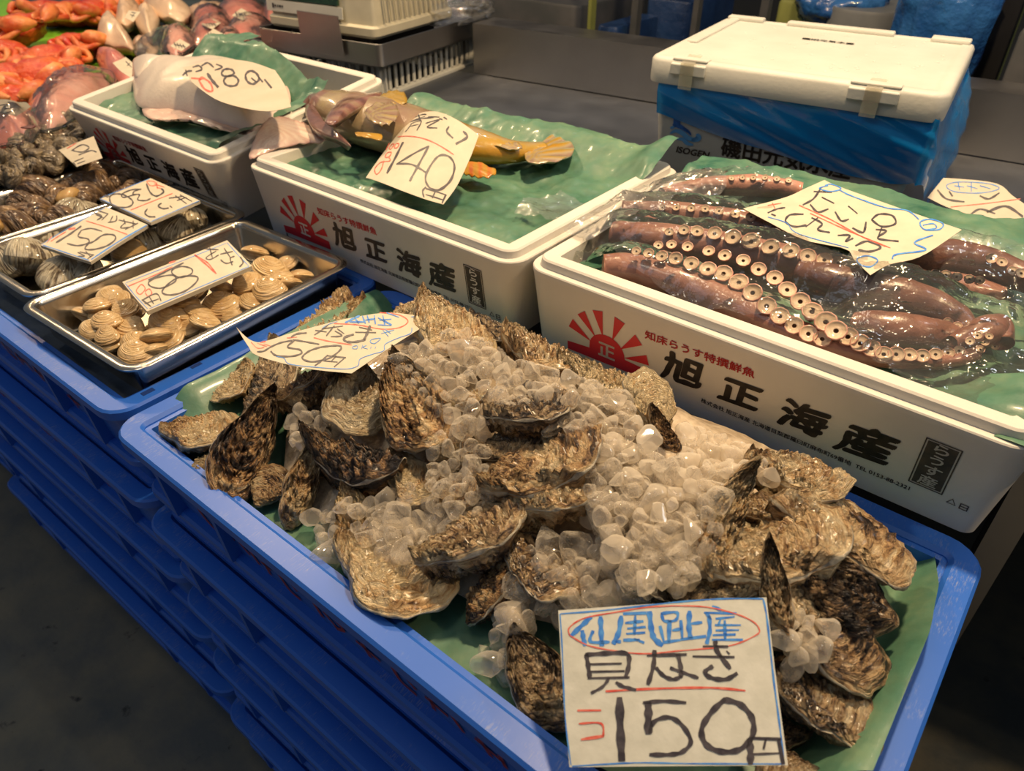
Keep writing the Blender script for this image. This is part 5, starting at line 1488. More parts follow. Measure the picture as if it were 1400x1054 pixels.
FT = foot_mesh()
for i, (x, y, a, s, f, lab) in enumerate([
    (170, 290, 20, .085, 0, 'long dark chestnut whelk at the left of the third tray'), (420, 300, 100, .066, 1, 'whelk showing a broad orange-brown foot in the middle of the third tray'), (640, 165, 60, .075, 0, 'round striped whelk near the far end of the third tray'), (700, 210, 150, .072, 0, 'reddish brown whelk leaning on the round striped one'),
    (95, 390, 200, .06, 0, 'grey-brown whelk by the left tray wall'), (140, 415, 20, .055, 1, 'whelk with a yellow foot near the left tray wall'), (250, 400, 80, .055, 0, 'dull brown whelk beside the yellow-footed one'), (40, 480, 0, .06, 1, 'whelk with a pale foot in the near left tray corner'),
    (480, 215, 0, .065, 0, 'grey whelk behind the orange-footed one'), (790, 180, 30, .05, 0, 'tan whelk at the far end of the third tray'), (345, 420, 10, .05, 0, 'small whelk against the near wall of the third tray'), (540, 290, 60, .06, 0, 'whelk beside the left end of the 230 card'), (300, 330, 160, .06, 0, 'whelk beneath the chestnut and orange ones'), (820, 260, 0, .06, 0, 'whelk in the shade under the 230 card')]):
    px, py = t1(x, y); P = W(px, py, 0.762)
    t = empty('whelk', tuple(P), math.radians(a)); tag(t, lab, 'whelk', 'large whelks in the third tray')
    o = bpy.data.objects.new('shell', WK[i % 3]); COL.objects.link(o); o.parent = t; o.rotation_euler = (1.25 + rnd.uniform(-.3, .3), 0.3, 0); o.scale = (s * .95,) * 3
    if f:
        o = bpy.data.objects.new('foot', FT); COL.objects.link(o); o.parent = t; o.location = (0.0, -s * .25, 0.012); o.scale = (s * .36, s * .24, s * .2)
# small whelks on their own tray
PW = [(0, 246), (0, 205), (30, 195), (70, 178), (100, 165), (120, 160), (125, 188), (134, 206), (100, 222), (50, 234)]
rsw = np.random.RandomState(5); k = 0
while k < 120:
    x = rsw.uniform(-30, 150); y = rsw.uniform(150, 262)
    if not inpoly(np.array([max(x, 0.5)]), np.array([y]), PW)[0]: continue
    P = W(x, y, 0.795 + rsw.uniform(-.012, .01))
    o = bpy.data.objects.new('small_whelk', WS[k % 3]); COL.objects.link(o); o.location = P; o.rotation_euler = tuple(rsw.uniform(0, 6.28, 3)); sc_ = rsw.uniform(.030, .044); o.scale = (sc_,) * 3
    tag(o, 'small olive-brown whelk in the heap left of the steel trays', 'whelk', 'small whelks heaped at the left'); k += 1
tray(-1.80, 0.530, 0.46, 0.40, math.radians(1), 0.778, 0.045, 'shallow steel tray under the heap of small whelks')
MAT['heap'] = mat('whelk_heap_base', (0.07, 0.05, 0.035), (0.03, 0.02, 0.015), 50, 0.5)
o = sheet('shell_grit', -2.0, -1.60, 0.36, 0.70, 0.02, lambda X, Y: 0.772 + 0.004 * fbm(X * 40, Y * 40, 3), MAT['heap']); tag(o, 'dark wet shell grit under the small whelks', 'grit', kind='stuff')

# cards over the trays
card('price_card', [[(470, 352), (710, 250), (948, 145)], [(948, 145), (905, 100), (835, 28)], [(357, 218), (600, 122), (835, 28)], [(470, 352), (415, 290), (357, 218)]],
     (0.800, 0.806, 0.812), [
    ('blue_marker', MAT['inkblue'], '4:482,340 700,246 935,148;4:932,144 880,90 835,40;3:375,222 600,134 830,42;4:372,226 420,285 472,340'),
    ('red_marker', MAT['inkred'], '8:688,95 735,135 785,180;6:690,98 745,130 782,176;5:385,238 440,215 500,190 585,150;9:572,132 596,124;5:425,250 445,230 462,250 440,275 422,262 426,248;5:462,262 480,250 492,270 474,284 462,266'),
    ('black_marker', MAT['ink'], '8:478,210 560,170 636,132;7:590,185 585,165 625,148 672,158 672,182 625,198 590,185;7:588,188 520,198 478,220 490,240 540,246 600,215 588,188;8:600,205 650,192 700,196 690,225 640,262 580,278 540,268 555,240 600,205;6:735,68 795,72;6:755,60 768,108;5:785,78 740,108 760,116 796,96;6:805,92 860,80;6:822,66 850,108;6:806,118 830,134 862,126;6:868,102 850,112 858,142;7:896,106 908,130 892,150;7:448,300 488,330;6:452,300 512,272 534,304;6:482,288 500,318;5:460,318 524,296')],
     (3.333, 60, 320), 'white board card reading 180 across the small brown clams', th=0.006, m=MAT['card'])
card('price_card', [[(578, 690), (760, 570), (945, 455)], [(945, 455), (820, 400), (672, 340)], [(258, 584), (470, 460), (672, 340)], [(578, 690), (420, 640), (258, 584)]],
     (0.802, 0.806, 0.812), [
    ('blue_marker', MAT['inkblue'], '10:582,676 760,560 935,458;4:265,580 470,455 670,346;7:275,585 420,632 570,682'),
    ('red_marker', MAT['inkred'], '6:550,430 680,470 812,516;7:325,560 370,530 420,500;16:440,484 478,476;5:300,570 330,530'),
    ('black_marker', MAT['ink'], '12:360,568 450,512 518,464;9:520,490 580,478 650,496;10:520,490 500,530 560,545 565,570 500,588 430,575;11:600,560 660,520 725,520 735,550 680,590 600,612 545,610 560,580 600,560;8:498,632 540,655 500,655;8:510,628 600,648;8:596,646 560,672;7:548,625 580,660;9:600,376 650,400 620,425;8:625,365 690,385;8:690,385 650,425;7:612,390 665,412;8:720,400 700,440;8:745,398 740,430 690,440;8:790,420 800,450;9:760,425 870,450;8:800,440 770,475 830,470;8:880,445 800,485;7:850,430 850,478')],
     (4.667, 0, 210), 'white board card reading 150 across the surf clams', th=0.005, m=MAT['card'])
card('price_card', [[(636, 290), (790, 360), (960, 440)], [(960, 440), (1120, 370), (1275, 300)], [(960, 156), (1120, 228), (1275, 300)], [(636, 290), (800, 224), (960, 156)]],
     (0.806, 0.812, 0.815), [
    ('blue_marker', MAT['inkblue'], '5:640,288 790,356 955,432;5:962,436 1120,366 1270,302;4:645,282 800,222 955,160'),
    ('red_marker', MAT['inkred'], '6:835,360 960,310 1100,255;6:940,175 980,178 1000,200 960,205 935,178;6:985,195 1050,215;6:1000,215 1030,225;6:1000,185 1005,225'),
    ('black_marker', MAT['ink'], '11:935,195 960,250 1000,272 1045,245 1030,225;9:900,228 860,240 850,262 890,262 880,295 930,300 960,288;9:900,228 840,232 780,258 790,280 860,262;10:720,262 700,285 720,330 790,345 840,330 845,300 800,268 760,258 720,262;7:660,268 690,280;6:672,262 700,276;10:940,355 925,380 950,402 990,404;10:1030,318 1010,335 1040,352 1075,348;8:1085,335 1098,345;8:1080,285 1160,275;8:1120,270 1190,320;8:1150,265 1225,305;7:1130,300 1190,280')],
     (4.667, 0, 210), 'white board card reading 230 facing the other way, beside the left foam box', th=0.005, m=MAT['card'])
card('price_card', [[(80, 205), (105, 228)], [(105, 228), (140, 216)], [(128, 186), (140, 216)], [(80, 205), (128, 186)]], (0.815, 0.815, 0.83), [
    ('black_marker', MAT['ink'], '1.8:98,206 112,198 122,202 112,208 100,206;1.8:108,212 124,206 132,208;1.6:102,221 114,216;1.6:106,224 116,220;1.4:100,222 104,226'),
    ('red_marker', MAT['inkred'], '1.6:92,203 104,196')], (1, 0, 0), 'small card stuck in the heap of small whelks')
card('price_card', [[(0, 166), (20, 160), (42, 146)], [(42, 146), (36, 140), (26, 140)], [(-12, 136), (10, 136), (26, 140)], [(0, 166), (-12, 136)]], (0.84, 0.86, 0.87), [
    ('black_marker', MAT['ink'], '1.4:0,144 14,142;1.4:2,150 20,146;1.2:4,156 22,150')], (1, 0, 0), 'card at the left edge lying on the red-headed fish')

# ------------------------------------------------------------------ fish, crabs and packs at the far left
tb = empty('display_table', (-3.45, 1.75, 0)); tag(tb, 'long display table at the far left carrying crabs and fish', 'table')
MAT['tabletop'] = mat('dark_tabletop', (0.05, 0.07, 0.07), (0.02, 0.03, 0.03), 8, 0.4)
MB().box((0.02, -0.2, 0.742), (2.66, 1.6, 0.03)).build('tabletop', MAT['tabletop'], tb)
for a in (-1.2, 1.2):
    for b in (-0.9, 0.5): MB().box((a, b, 0.363), (0.05, 0.05, 0.726)).build('leg', MAT['steel2'], tb)
MAT['lime'] = mat('lime_mat', (0.22, 0.52, 0.02), (0.14, 0.42, 0.03), 60, 0.4, 0.4, 200)
MAT['mint'] = mat('mint_mat', (0.08, 0.40, 0.16), (0.16, 0.50, 0.22), 30, 0.4, 0.3, 90)
o = sheet('green_mat', -4.6, -2.12, 0.80, 1.35, 0.04, lambda X, Y: 0.766 + 0.004 * fbm(X * 8, Y * 8, 1), MAT['lime']); tag(o, 'bright lime green mat under the crabs', 'mat')
o = sheet('green_mat', -2.55, -1.70, 0.56, 0.90, 0.02, lambda X, Y: 0.774 + 0.004 * fbm(X * 20, Y * 20, 1), MAT['mint']); tag(o, 'mint green mat under the pink fish', 'mat')
MAT['crab'] = mat('crab_shell', (0.50, 0.022, 0.006), (0.66, 0.12, 0.015), 25, 0.35, 0.9, 120, 0.005, rand=True, coat=0.3)
MAT['crabl'] = mat('crab_underside', (0.78, 0.30, 0.09), (0.50, 0.05, 0.010), 20, 0.45, 0.8, 90, 0.004, rand=True, coat=0.15)


def crab():
    t = empty('red_crab')
    bm = bmesh.new(); bmesh.ops.create_icosphere(bm, subdivisions=4, radius=1)
    for v in bm.verts:
        c = v.co; s_ = 1 + 0.10 * nzf(np.array(c), 6, 2) + 0.12 * max(nzf(np.array(c), 10, 5), 0)
        v.co = Vector((c.x * .072 * s_, c.y * .062 * s_, c.z * .036 * s_ + 0.03))
    me = bpy.data.meshes.new('carapace'); bm.to_mesh(me); bm.free(); me.materials.append(MAT['crab']); me.polygons.foreach_set('use_smooth', [True] * len(me.polygons))
    o = bpy.data.objects.new('carapace', me); COL.objects.link(o); o.parent = t
    for s in (-1, 1):
        for k in range(4):
            y0 = -0.045 + k * 0.022
            P = [(s * .04, y0 * .8, .045), (s * .085, y0 * 1.1 - .01, .055 - .004 * k), (s * .092, y0 - .04, .035), (s * .05, y0 * .7 - .075, .045), (s * .012, y0 * .4 - .085, .05)]
            V, F = tube(crom(P, 4), [.011 - .0004 * i for i in range(len(crom(P, 4)))], 8); V = [v * (1 + 0.03 * nzf(v, 150, 1)) for v in V]
            mk('leg', V, [tuple(reversed(f)) for f in F], MAT['crab'] if k % 2 else MAT['crabl'], t)
        P = [(s * .03, -.05, .05), (s * .06, -.085, .06), (s * .03, -.11, .055), (s * .008, -.12, .05)]
        V, F = tube(crom(P, 4), [.010, .012, .014, .016, .018, .019, .019, .018, .016, .013, .010, .007, .004], 8); mk('claw', V, [tuple(reversed(f)) for f in F], MAT['crabl'], t)
    return t


cr0 = crab()
for i, (px, py, z, a, s, lab) in enumerate([
    (102, 58, .82, 120, 1.05, 'red crab lying alone at the right of the lower crab group'), (62, 74, .82, 80, 1.0, 'orange-red crab left of the one lying alone'), (52, 98, .815, 60, 1.15, 'red crab with a pale belly nearest the pink fish'), (14, 104, .81, 30, 1.1, 'red crab at the frame edge beside the pale-bellied one'),
    (20, 126, .80, 70, 1.0, 'lowest red crab, above the left edge card'), (24, 38, .83, 100, 1.25, 'bright red crab cut by the left frame edge'), (66, 14, .82, 60, 1.15, 'red crab at the top left, first of the back row'), (100, 14, .82, 110, 1.15, 'red crab in the middle of the back row'), (132, 12, .82, 140, 1.15, 'red crab in the back row next to the beige fish'),
    (158, 4, .82, 90, 1.0, 'red crab cut by the top of the frame'), (2, 66, .82, 20, 1.0, 'red crab half outside the left edge below the bright one')]):
    c = cr0 if i == 0 else copy_tree(cr0)
    P = W(px, py, z); c.location = (P[0], P[1], z - 0.045); c.rotation_euler = (0.1 * math.sin(i), 0.15 * math.cos(i * 2), math.radians(a)); c.scale = (s,) * 3
    tag(c, lab, 'crab', 'red crabs piled at the top left')

MAT['beige'] = skin('pale_fish_skin', [(0.0, (0.14, 0.09, 0.08)), (0.3, (0.42, 0.28, 0.20)), (0.6, (0.66, 0.48, 0.34)), (1.0, (0.74, 0.58, 0.42))], 0.35, 0.5, 0.4, 80)
MAT['pink'] = skin('pink_fish_skin', [(0.0, (0.30, 0.06, 0.06)), (0.35, (0.58, 0.20, 0.17)), (0.6, (0.66, 0.33, 0.27)), (1.0, (0.72, 0.50, 0.44))], 0.3, 0.7, 0.35, 100)


def lump(name, out, z, h, m, label, cat, group, tone, th=0.03):
    o = blob(name, out, lambda x, y: W(x, y, z), lambda s, q, P: h * (1 - s ** 2) + 0.010 * nzf(P, 22, 2) + 0.005 * nzf(P, 70, 5), m, None, lambda s, q, P: tone + 0.3 * nzf(P, 14, 3) + 0.1 * nzf(P, 60, 1), n=14, thick=th)
    tag(o, label, cat, group); return o


g_ = 'pale beige fish pieces at the top'
lump('fish_piece', [(132, 50), (142, 28), (152, 20), (160, 30), (178, 52), (182, 66), (160, 62), (140, 58)], .83, .05, MAT['beige'], 'beige fish piece closest to the crabs', 'fish', g_, .62)
lump('fish_piece', [(158, 24), (172, 4), (182, 2), (192, 10), (186, 26), (170, 34)], .84, .05, MAT['beige'], 'beige fish piece with a tiny label on it', 'fish', g_, .6)
lump('fish_piece', [(184, 26), (200, 14), (214, 16), (218, 30), (208, 50), (196, 44)], .84, .05, MAT['beige'], 'cream folded fish piece left of the dark gap', 'fish', g_, .85)
lump('fish_piece', [(196, 2), (215, -6), (245, 0), (262, 14), (250, 26), (226, 24), (205, 14)], .85, .05, MAT['beige'], 'long cream fish piece at the top edge', 'fish', g_, .8)
lump('fish_piece', [(180, 62), (196, 50), (214, 56), (216, 72), (196, 76), (182, 72)], .80, .03, MAT['beige'], 'grey mottled fish piece under clear film', 'fish', g_, .30)
lump('fish_piece', [(250, 18), (275, 6), (300, 2), (298, 8), (276, 16), (258, 26)], .83, .02, MAT['beige'], 'thin brown fish tail at the top edge', 'fish', g_, .35)
card('label_slip', [[(170, 24), (182, 30)], [(182, 30), (192, 16)], [(176, 14), (192, 16)], [(170, 24), (176, 14)]], (.90, .90, .91), [('black_marker', MAT['ink'], '1.2:178,20 184,22;1.2:180,17 186,18;1:180,24 184,18')], (1, 0, 0), 'tiny label slip on the beige fish piece', cat='label')
lump('pink_fish', [(52, 170), (48, 158), (60, 140), (85, 124), (115, 112), (140, 108), (150, 116), (140, 130), (116, 150), (90, 166), (66, 178)], .805, .045, MAT['pink'], 'long salmon-pink fish under glossy film beside the left foam box', 'fish', 'pink fish at the left', .62)
lump('pink_fish', [(38, 140), (44, 126), (62, 110), (90, 100), (120, 100), (146, 106), (126, 114), (96, 122), (66, 134), (48, 146)], .80, .03, MAT['pink'], 'darker pink fish behind the long salmon-pink one', 'fish', 'pink fish at the left', .45)
hd = lump('pink_fish', [(4, 184), (8, 172), (22, 164), (40, 162), (49, 170), (51, 180), (42, 190), (22, 192), (-20, 206), (-40, 200), (-20, 180)], .81, .05, MAT['pink'], 'red-headed fish with its mouth shut at the left edge', 'fish', 'pink fish at the left', .5)
MAT['mouth'] = mat('fish_mouth', (0.10, 0.02, 0.02), rough=0.4)
mo = blob('mouth', [(28, 174), (40, 171), (49, 172), (40, 175)], lambda x, y: W(x, y, .862), lambda s, q, P: 0, MAT['mouth'], hd, lambda s, q, P: 0, n=3, thick=.002)
mo.parent = hd
lump('red_fish', [(132, 76), (145, 72), (165, 76), (182, 90), (184, 108), (172, 112), (155, 106), (138, 94)], .81, .045, MAT['pink'], 'crimson fish with a paper slip left of the flatfish', 'fish', 'red fish', .28)
card('label_slip', [[(154, 86), (166, 98), (182, 108)], [(182, 108), (184, 88)], [(172, 78), (184, 88)], [(154, 86), (172, 78)]], (.868, .868, .868), [('black_marker', MAT['ink'], '1.4:172,84 180,92;1.2:174,90 178,86')], (1, 0, 0), 'paper slip on the crimson fish', cat='label')
for i, (cx, cy, w_, h_, an, tn, lab, sl) in enumerate([(246, 62, 26, 18, -15, .55, 'red fish pack nearest the flatfish', 1), (292, 48, 34, 22, -20, .4, 'red fish pack with black writing left of the steel tray corner', 1), (288, 32, 30, 18, -10, .3, 'dark red fish pack behind the written one', 1), (340, 46, 36, 18, -12, .45, 'orange-red fish pack nearest the scale', 0), (330, 20, 40, 16, -8, .35, 'red fish pack at the back with a pale slip', 1), (374, 22, 14, 24, 20, .3, 'red fish pack standing against the scale', 0), (315, 66, 22, 12, -20, .5, 'small orange fish pack at the tray edge', 0)]):
    out = []
    for k in range(10):
        a = 2 * PI * k / 10; x = w_ * math.cos(a); y = h_ * math.sin(a) * .75; r_ = math.radians(an)
        out.append((cx + x * math.cos(r_) - y * math.sin(r_), cy + x * math.sin(r_) + y * math.cos(r_)))
    zz = .825 if cy > 40 else .815
    f_ = lump('red_fish_pack', out, zz, .045, MAT['pink'], lab, 'fish pack', 'wrapped red fish in the back tray', tn, .03)
    b_ = blob('wrap', [(cx + (x - cx) * 1.08, cy + (y - cy) * 1.08) for x, y in out], lambda x, y: W(x, y, zz), lambda s, q, P: .052 * (1 - s ** 2.2) + 0.006 * float(fbm(np.array([P[0] * 40]), np.array([P[1] * 40]), i, 3, True)[0]), MAT['film'], f_, lambda s, q, P: 0, n=16, thick=.0)
    if sl:
        card('label_slip', [[(cx - 13, cy + 1), (cx + 2, cy + 8)], [(cx + 2, cy + 8), (cx + 14, cy - 1)], [(cx, cy - 9), (cx + 14, cy - 1)], [(cx - 13, cy + 1), (cx, cy - 9)]], (zz + .052,) * 3,
             [('black_marker', MAT['ink'], ';'.join('1.5:%g,%g %g,%g' % (cx - 8 + k * 4, cy - 4 + k, cx - 5 + k * 4, cy + 3 + k * .5) for k in range(4)) + ';1.3:%g,%g %g,%g' % (cx - 8, cy - 1, cx + 8, cy + 2))], (1, 0, 0), lab.replace('red fish pack', 'written paper slip on the fish pack').replace('small orange', 'small'), cat='label')
def film_patch(out, z, amp, label, seed):
    o = blob('clear_film', out, lambda x, y: W(x, y, z), lambda s, q, P: amp * (1 - s ** 2) + 0.006 * float(fbm(np.array([P[0] * 35]), np.array([P[1] * 35]), seed, 3, True)[0]), MAT['film'], None, lambda s, q, P: 0, n=26, thick=.0)
    tag(o, label, 'film'); return o


film_patch([(36, 150), (50, 130), (80, 104), (120, 92), (155, 100), (156, 118), (130, 145), (92, 172), (62, 184), (44, 172)], .822, .05, 'glossy film over the pink fish', 2.0)
film_patch([(-10, 200), (4, 170), (22, 156), (48, 158), (56, 176), (46, 196), (20, 200)], .826, .05, 'glossy film over the red-headed fish', 4.0)
film_patch([(182, 66), (200, 48), (226, 40), (250, 36), (262, 46), (240, 66), (214, 84), (190, 80)], .82, .03, 'crinkled film with sparkles beside the beige fish', 6.0)
# steel tray holding the red fish packs
tr = empty('deep_steel_tray', (0, 0, 0)); tag(tr, 'deep grey steel tray holding the wrapped red fish by the scale', 'tray')
c0 = W(338, 52, .835); c1 = W(235, 96, .835); c2 = W(408, 66, .835)
dA = (c1 - c0) / np.linalg.norm(c1 - c0); dB = np.array([-dA[1], dA[0], 0.0]);
if np.dot(dB, np.array([0, 1, 0])) < 0: dB = -dB
mb = MB()
q0 = np.array(c0); q1 = q0 + dA * 0.62
dC = (c2 - c0) / np.linalg.norm(c2 - c0); q2 = q0 + dC * 0.26
for A_, B_ in ((q0, q1), (q0, q2)):
    d_ = (B_ - A_) / np.linalg.norm(B_ - A_); n_ = np.array([-d_[1], d_[0], 0]) * 0.004
    for o_ in (0,):
        V = [A_ + n_, B_ + n_, B_ - n_, A_ - n_]; V = [v - np.array([0, 0, 0.075]) for v in V] + V
        mb.add(V, [(0, 3, 2, 1), (4, 5, 6, 7), (0, 1, 5, 4), (1, 2, 6, 5), (2, 3, 7, 6), (3, 0, 4, 7)])
mb.build('pan_wall', MAT['steelb'], tr)
# green paper peeping out between packs and tray
o = blob('green_waxed_paper', [(366, 52), (374, 44), (392, 42), (394, 52), (380, 58)], lambda x, y: W(x, y, .83), lambda s, q, P: .004, MAT['paper'], None, lambda s, q, P: 0, n=4, thick=.002); tag(o, 'scrap of green paper between the red fish and the scale', 'paper')
o = blob('green_waxed_paper', [(130, 60), (150, 64), (185, 74), (230, 86), (262, 82), (240, 60), (262, 40), (300, 14), (230, 20), (170, 46), (140, 40)], lambda x, y: W(x, y, .785), lambda s, q, P: .004, MAT['paper'], None, lambda s, q, P: 0, n=6, thick=.002); tag(o, 'green paper under the beige fish pieces', 'paper')
# ------------------------------------------------------------------ weighing scale on a slotted basket
SR = math.radians(8.5)
sc0 = W(522, 92, .835)
stx = lambda a, b: (sc0[0] + a * math.cos(SR) - b * math.sin(SR), sc0[1] + a * math.sin(SR) + b * math.cos(SR))
bk = empty('slotted_basket', (*stx(-0.235, 0.26), 0.75), SR); tag(bk, 'white plastic basket with upright slots under the steel tray of the scale', 'basket')
bw, bd_, bh = 0.40, 0.44, 0.082
V, F = rings(bw, bd_, 0.02, [(0.0, 0), (0.0, 0.010), (0.003, 0.010), (0.003, 0.001)], cap0=False, cap1=False); mk('base_rim', V, F, MAT['lid'], bk, smooth=False)
V, F = rings(bw + 0.03, bd_ + 0.03, 0.03, [(0.0, 0), (0.0, 0.006), (0.018, 0.006), (0.018, 0.0)], cap0=False, cap1=False); mk('base_flange', V, F, MAT['lid'], bk, smooth=False)
V, F = rings(bw, bd_, 0.02, [(0.0, bh - 0.012), (0.0, bh), (0.004, bh), (0.004, bh - 0.012)], cap0=False, cap1=False); mk('top_rim', V, F, MAT['lid'], bk, smooth=False)
mb = MB(); st = 0.026
n_ = int(bw / st)
for i in range(n_ + 1):
    x = -bw / 2 + 0.005 + i * (bw - 0.01) / n_
    wd_ = 0.0105 if 0 < i < n_ else 0.03
    for s in (-1, 1): mb.box((x, s * (bd_ / 2 - 0.002), bh / 2), (wd_, 0.004, bh))
n_ = int(bd_ / st)
for i in range(n_ + 1):
    y = -bd_ / 2 + 0.005 + i * (bd_ - 0.01) / n_
    wd_ = 0.0105 if 0 < i < n_ else 0.03
    for s in (-1, 1): mb.box((s * (bw / 2 - 0.002), y, bh / 2), (0.004, wd_, bh))
o = mb.build('slatted_side', MAT['lid'], bk); o['kind'] = 'stuff'
MAT['black'] = mat('black_plastic', (0.012, 0.012, 0.013), rough=0.4)
stt = empty('steel_scale_tray', (*stx(-0.215, 0.262), 0.835), SR); tag(stt, 'stainless tray with turned-up sides between basket and scale', 'tray')
V, F = rings(0.43, 0.525, 0.016, [(0.0, 0), (0.0, 0.052), (0.001, 0.053), (0.0025, 0.052), (0.0025, 0.004)], k=4); b = mk('pan', V, F, MAT['steel2'], stt); flat(b, 40)
scl = empty('weighing_scale', (*stx(-0.235, 0.22), 0.842), SR); tag(scl, 'cream weighing scale with dark green display cut by the top of the frame', 'scale')
MAT['cream'] = mat('cream_plastic', (0.62, 0.58, 0.44), (0.52, 0.48, 0.36), 12, 0.45)
MAT['disp'] = mat('green_display', (0.01, 0.035, 0.015), (0.02, 0.06, 0.025), 90, 0.15, coat=0.8)
V, F = rings(0.30, 0.30, 0.02, [(0.0, 0), (0.0, 0.045)], k=3); mk('foot', V, F, MAT['black'], scl, smooth=False)
V, F = rings(0.385, 0.36, 0.02, [(0.006, 0.045), (0.0, 0.052), (0.0, 0.070), (0.006, 0.074), (0.010, 0.075), (0.022, 0.26), (0.03, 0.27)], k=4); b = mk('housing', V, F, MAT['cream'], scl); flat(b, 30)
mb = MB()
for i in range(13): mb.box((0.1905 - 0.002 - 0.0003 * 0, -0.135 + i * 0.022, 0.16), (0.006, 0.0025, 0.16), mat=Matrix.Rotation(-0.065, 3, 'Y'))
mb.build('vent_slats', MAT['cream'], scl)
MB().box((-0.055, -0.171, 0.175), (0.255, 0.006, 0.12), mat=Matrix.Rotation(-0.065, 3, 'X')).build('display_window', MAT['disp'], scl)
MB().box((-0.05, -0.1775, 0.098), (0.27, 0.004, 0.028), mat=Matrix.Rotation(-0.065, 3, 'X')).build('label_strip', MAT['lid'], scl)
mb = MB()
for i, w_ in enumerate((.006, .005, .004, .006, .004)): mb.box((-0.160 + i * 0.0085, -0.1798, 0.098), (w_, 0.001, 0.011 if i < 1 else 0.006), mat=Matrix.Rotation(-0.065, 3, 'X'))
mb.build('small_lettering', MAT['black'], scl)
# loose square steel plate hooked on the tray front
pn = np.array([math.sin(SR), -math.cos(SR), 0]); pp = np.array([*stx(0, -0.012), 0.86])
mb = MB(); q = [hit(p, pp, pn) for p in ((414, 68), (471, 79), (462, 22), (405, 14))]; q2 = [v - pn * 0.002 for v in q]
o = mk('steel_plate', q + q2, [(0, 1, 2, 3), (7, 6, 5, 4), (0, 4, 5, 1), (1, 5, 6, 2), (2, 6, 7, 3), (3, 7, 4, 0)], MAT['steel2'], smooth=False); bevel(o, 0.0015); tag(o, 'square steel plate leaning on the front of the scale tray', 'plate')
o = MB().box((*stx(-0.425, 0.05), 0.79), (0.012, 0.012, 0.06)).build('lime_tag', MAT['lime']); tag(o, 'small lime green tag beside the slotted basket', 'tag')
bm = bmesh.new(); bmesh.ops.create_icosphere(bm, subdivisions=5, radius=1)
for v in bm.verts:
    c = np.array(v.co); k = 1 + 0.35 * float(fbm(np.array([c[0] * 2.2]), np.array([c[1] * 2.2]), c[2] * 2.2, 4, True)[0]); v.co = Vector((c[0] * .075 * k, c[1] * .12 * k, c[2] * .035 * k))
me = bpy.data.meshes.new('clear_bag'); bm.to_mesh(me); bm.free(); me.materials.append(MAT['bag']); me.polygons.foreach_set('use_smooth', [True] * len(me.polygons))
o = bpy.data.objects.new('clear_bag', me); COL.objects.link(o); o.location = (*stx(-0.055, 0.42), 0.905); tag(o, 'crumpled clear plastic bag lying on the corner of the scale tray', 'bag')

# ------------------------------------------------------------------ foam box wrapped in blue film
ir = math.radians(7.5)
bxo = empty('lidded_foam_box', (-0.474, 1.470, 0.75), ir); tag(bxo, 'closed white foam box with a lid and blue lettering behind the octopus', 'foam box')
BW, BD = 0.480, 0.428
V, F = rings(BW - 0.018, BD - 0.018, 0.03, [(0.028, 0.0), (0.024, 0.004), (0.0, 0.212)], k=6); b = mk('body', V, F, MAT['lid'], bxo); flat(b, 40)
V, F = rings(BW, BD, 0.026, [(0.0, 0.208), (-0.001, 0.212), (-0.001, 0.243), (0.002, 0.248), (0.006, 0.250), (0.020, 0.2505), (0.022, 0.2490), (0.030, 0.2490)], k=6); lid = mk('lid', V, F, MAT['lid'], bxo); flat(lid, 50)
mb = MB()
mb.box((-0.193, 0.196, 0.2525), (0.075, 0.022, 0.009)).box((-0.004, 0.196, 0.2525), (0.205, 0.022, 0.009)).box((0.198, 0.194, 0.2525), (0.068, 0.030, 0.009)).box((-0.215, 0.06, 0.2505), (0.020, 0.26, 0.006))
o = mb.build('raised_edge', MAT['lid'], lid); bevel(o, 0.003)
mb = MB(); rs_ = np.random.RandomState(4)
for i in range(60):
    x, y = rs_.uniform(-.19, .21), rs_.uniform(-.19, .17)
    mb.add([(x + .004 * math.cos(a), y + .003 * math.sin(a), .2492 + (.0012 if k == 0 else 0)) for k in (1, 0) for a in np.linspace(0, 2 * PI, 7)[:-1]][:6] + [(x, y, .2505)], [(j, (j + 1) % 6, 6) for j in range(6)])
o = mb.build('pellet_dimples', MAT['lid'], lid); o['kind'] = 'stuff'
MAT['tape'] = film_mat('clear_tape', (0.93, 0.90, 0.82), 0.05, 0.22, 0.15, 200, 0.2, (0.8, 0.75, 0.62))
for cx0, wd_ in ((-0.165, 0.062), (0.135, 0.075)):
    mb = MB().box((cx0, -BD / 2 - 0.003, 0.236), (wd_, 0.010, 0.018)).box((cx0, -BD / 2 + 0.012, 0.2508), (wd_, 0.022, 0.004))
    o = mb.build('lid_clip', MAT['lid'], lid); bevel(o, 0.003)
    V = [(cx0 - .012, -BD / 2 - .009, .205), (cx0 + .012, -BD / 2 - .009, .205), (cx0 - .012, -BD / 2 - .0095, .248), (cx0 + .012, -BD / 2 - .0095, .248), (cx0 - .012, -BD / 2 + .03, .2545), (cx0 + .012, -BD / 2 + .03, .2545)]
    mk('tape', V, [(0, 1, 3, 2), (2, 3, 5, 4)], MAT['tape'], lid, smooth=False)
text_mesh('black_lettering', '磯田元気水産', 0.016, lambda x, y: (0.0 + x, 0.075 + y * .8, 0.2505), MAT['prtblk'], lid, 0.0006)
IM = Matrix.Translation((-0.474, 1.470, 0.75)) @ Matrix.Rotation(ir, 4, 'Z'); IMi = IM.inverted()


def isoface(px, py):
    """pixel -> (u, z) on the front of the box"""
    n = IM.to_3x3() @ Vector((0, -1, 0.12)); P0 = IM @ Vector((0, -BD / 2 + 0.020, 0.10))
    L = IMi @ Vector(hit((px, py), np.array(P0), np.array(n))); return L.x, L.z


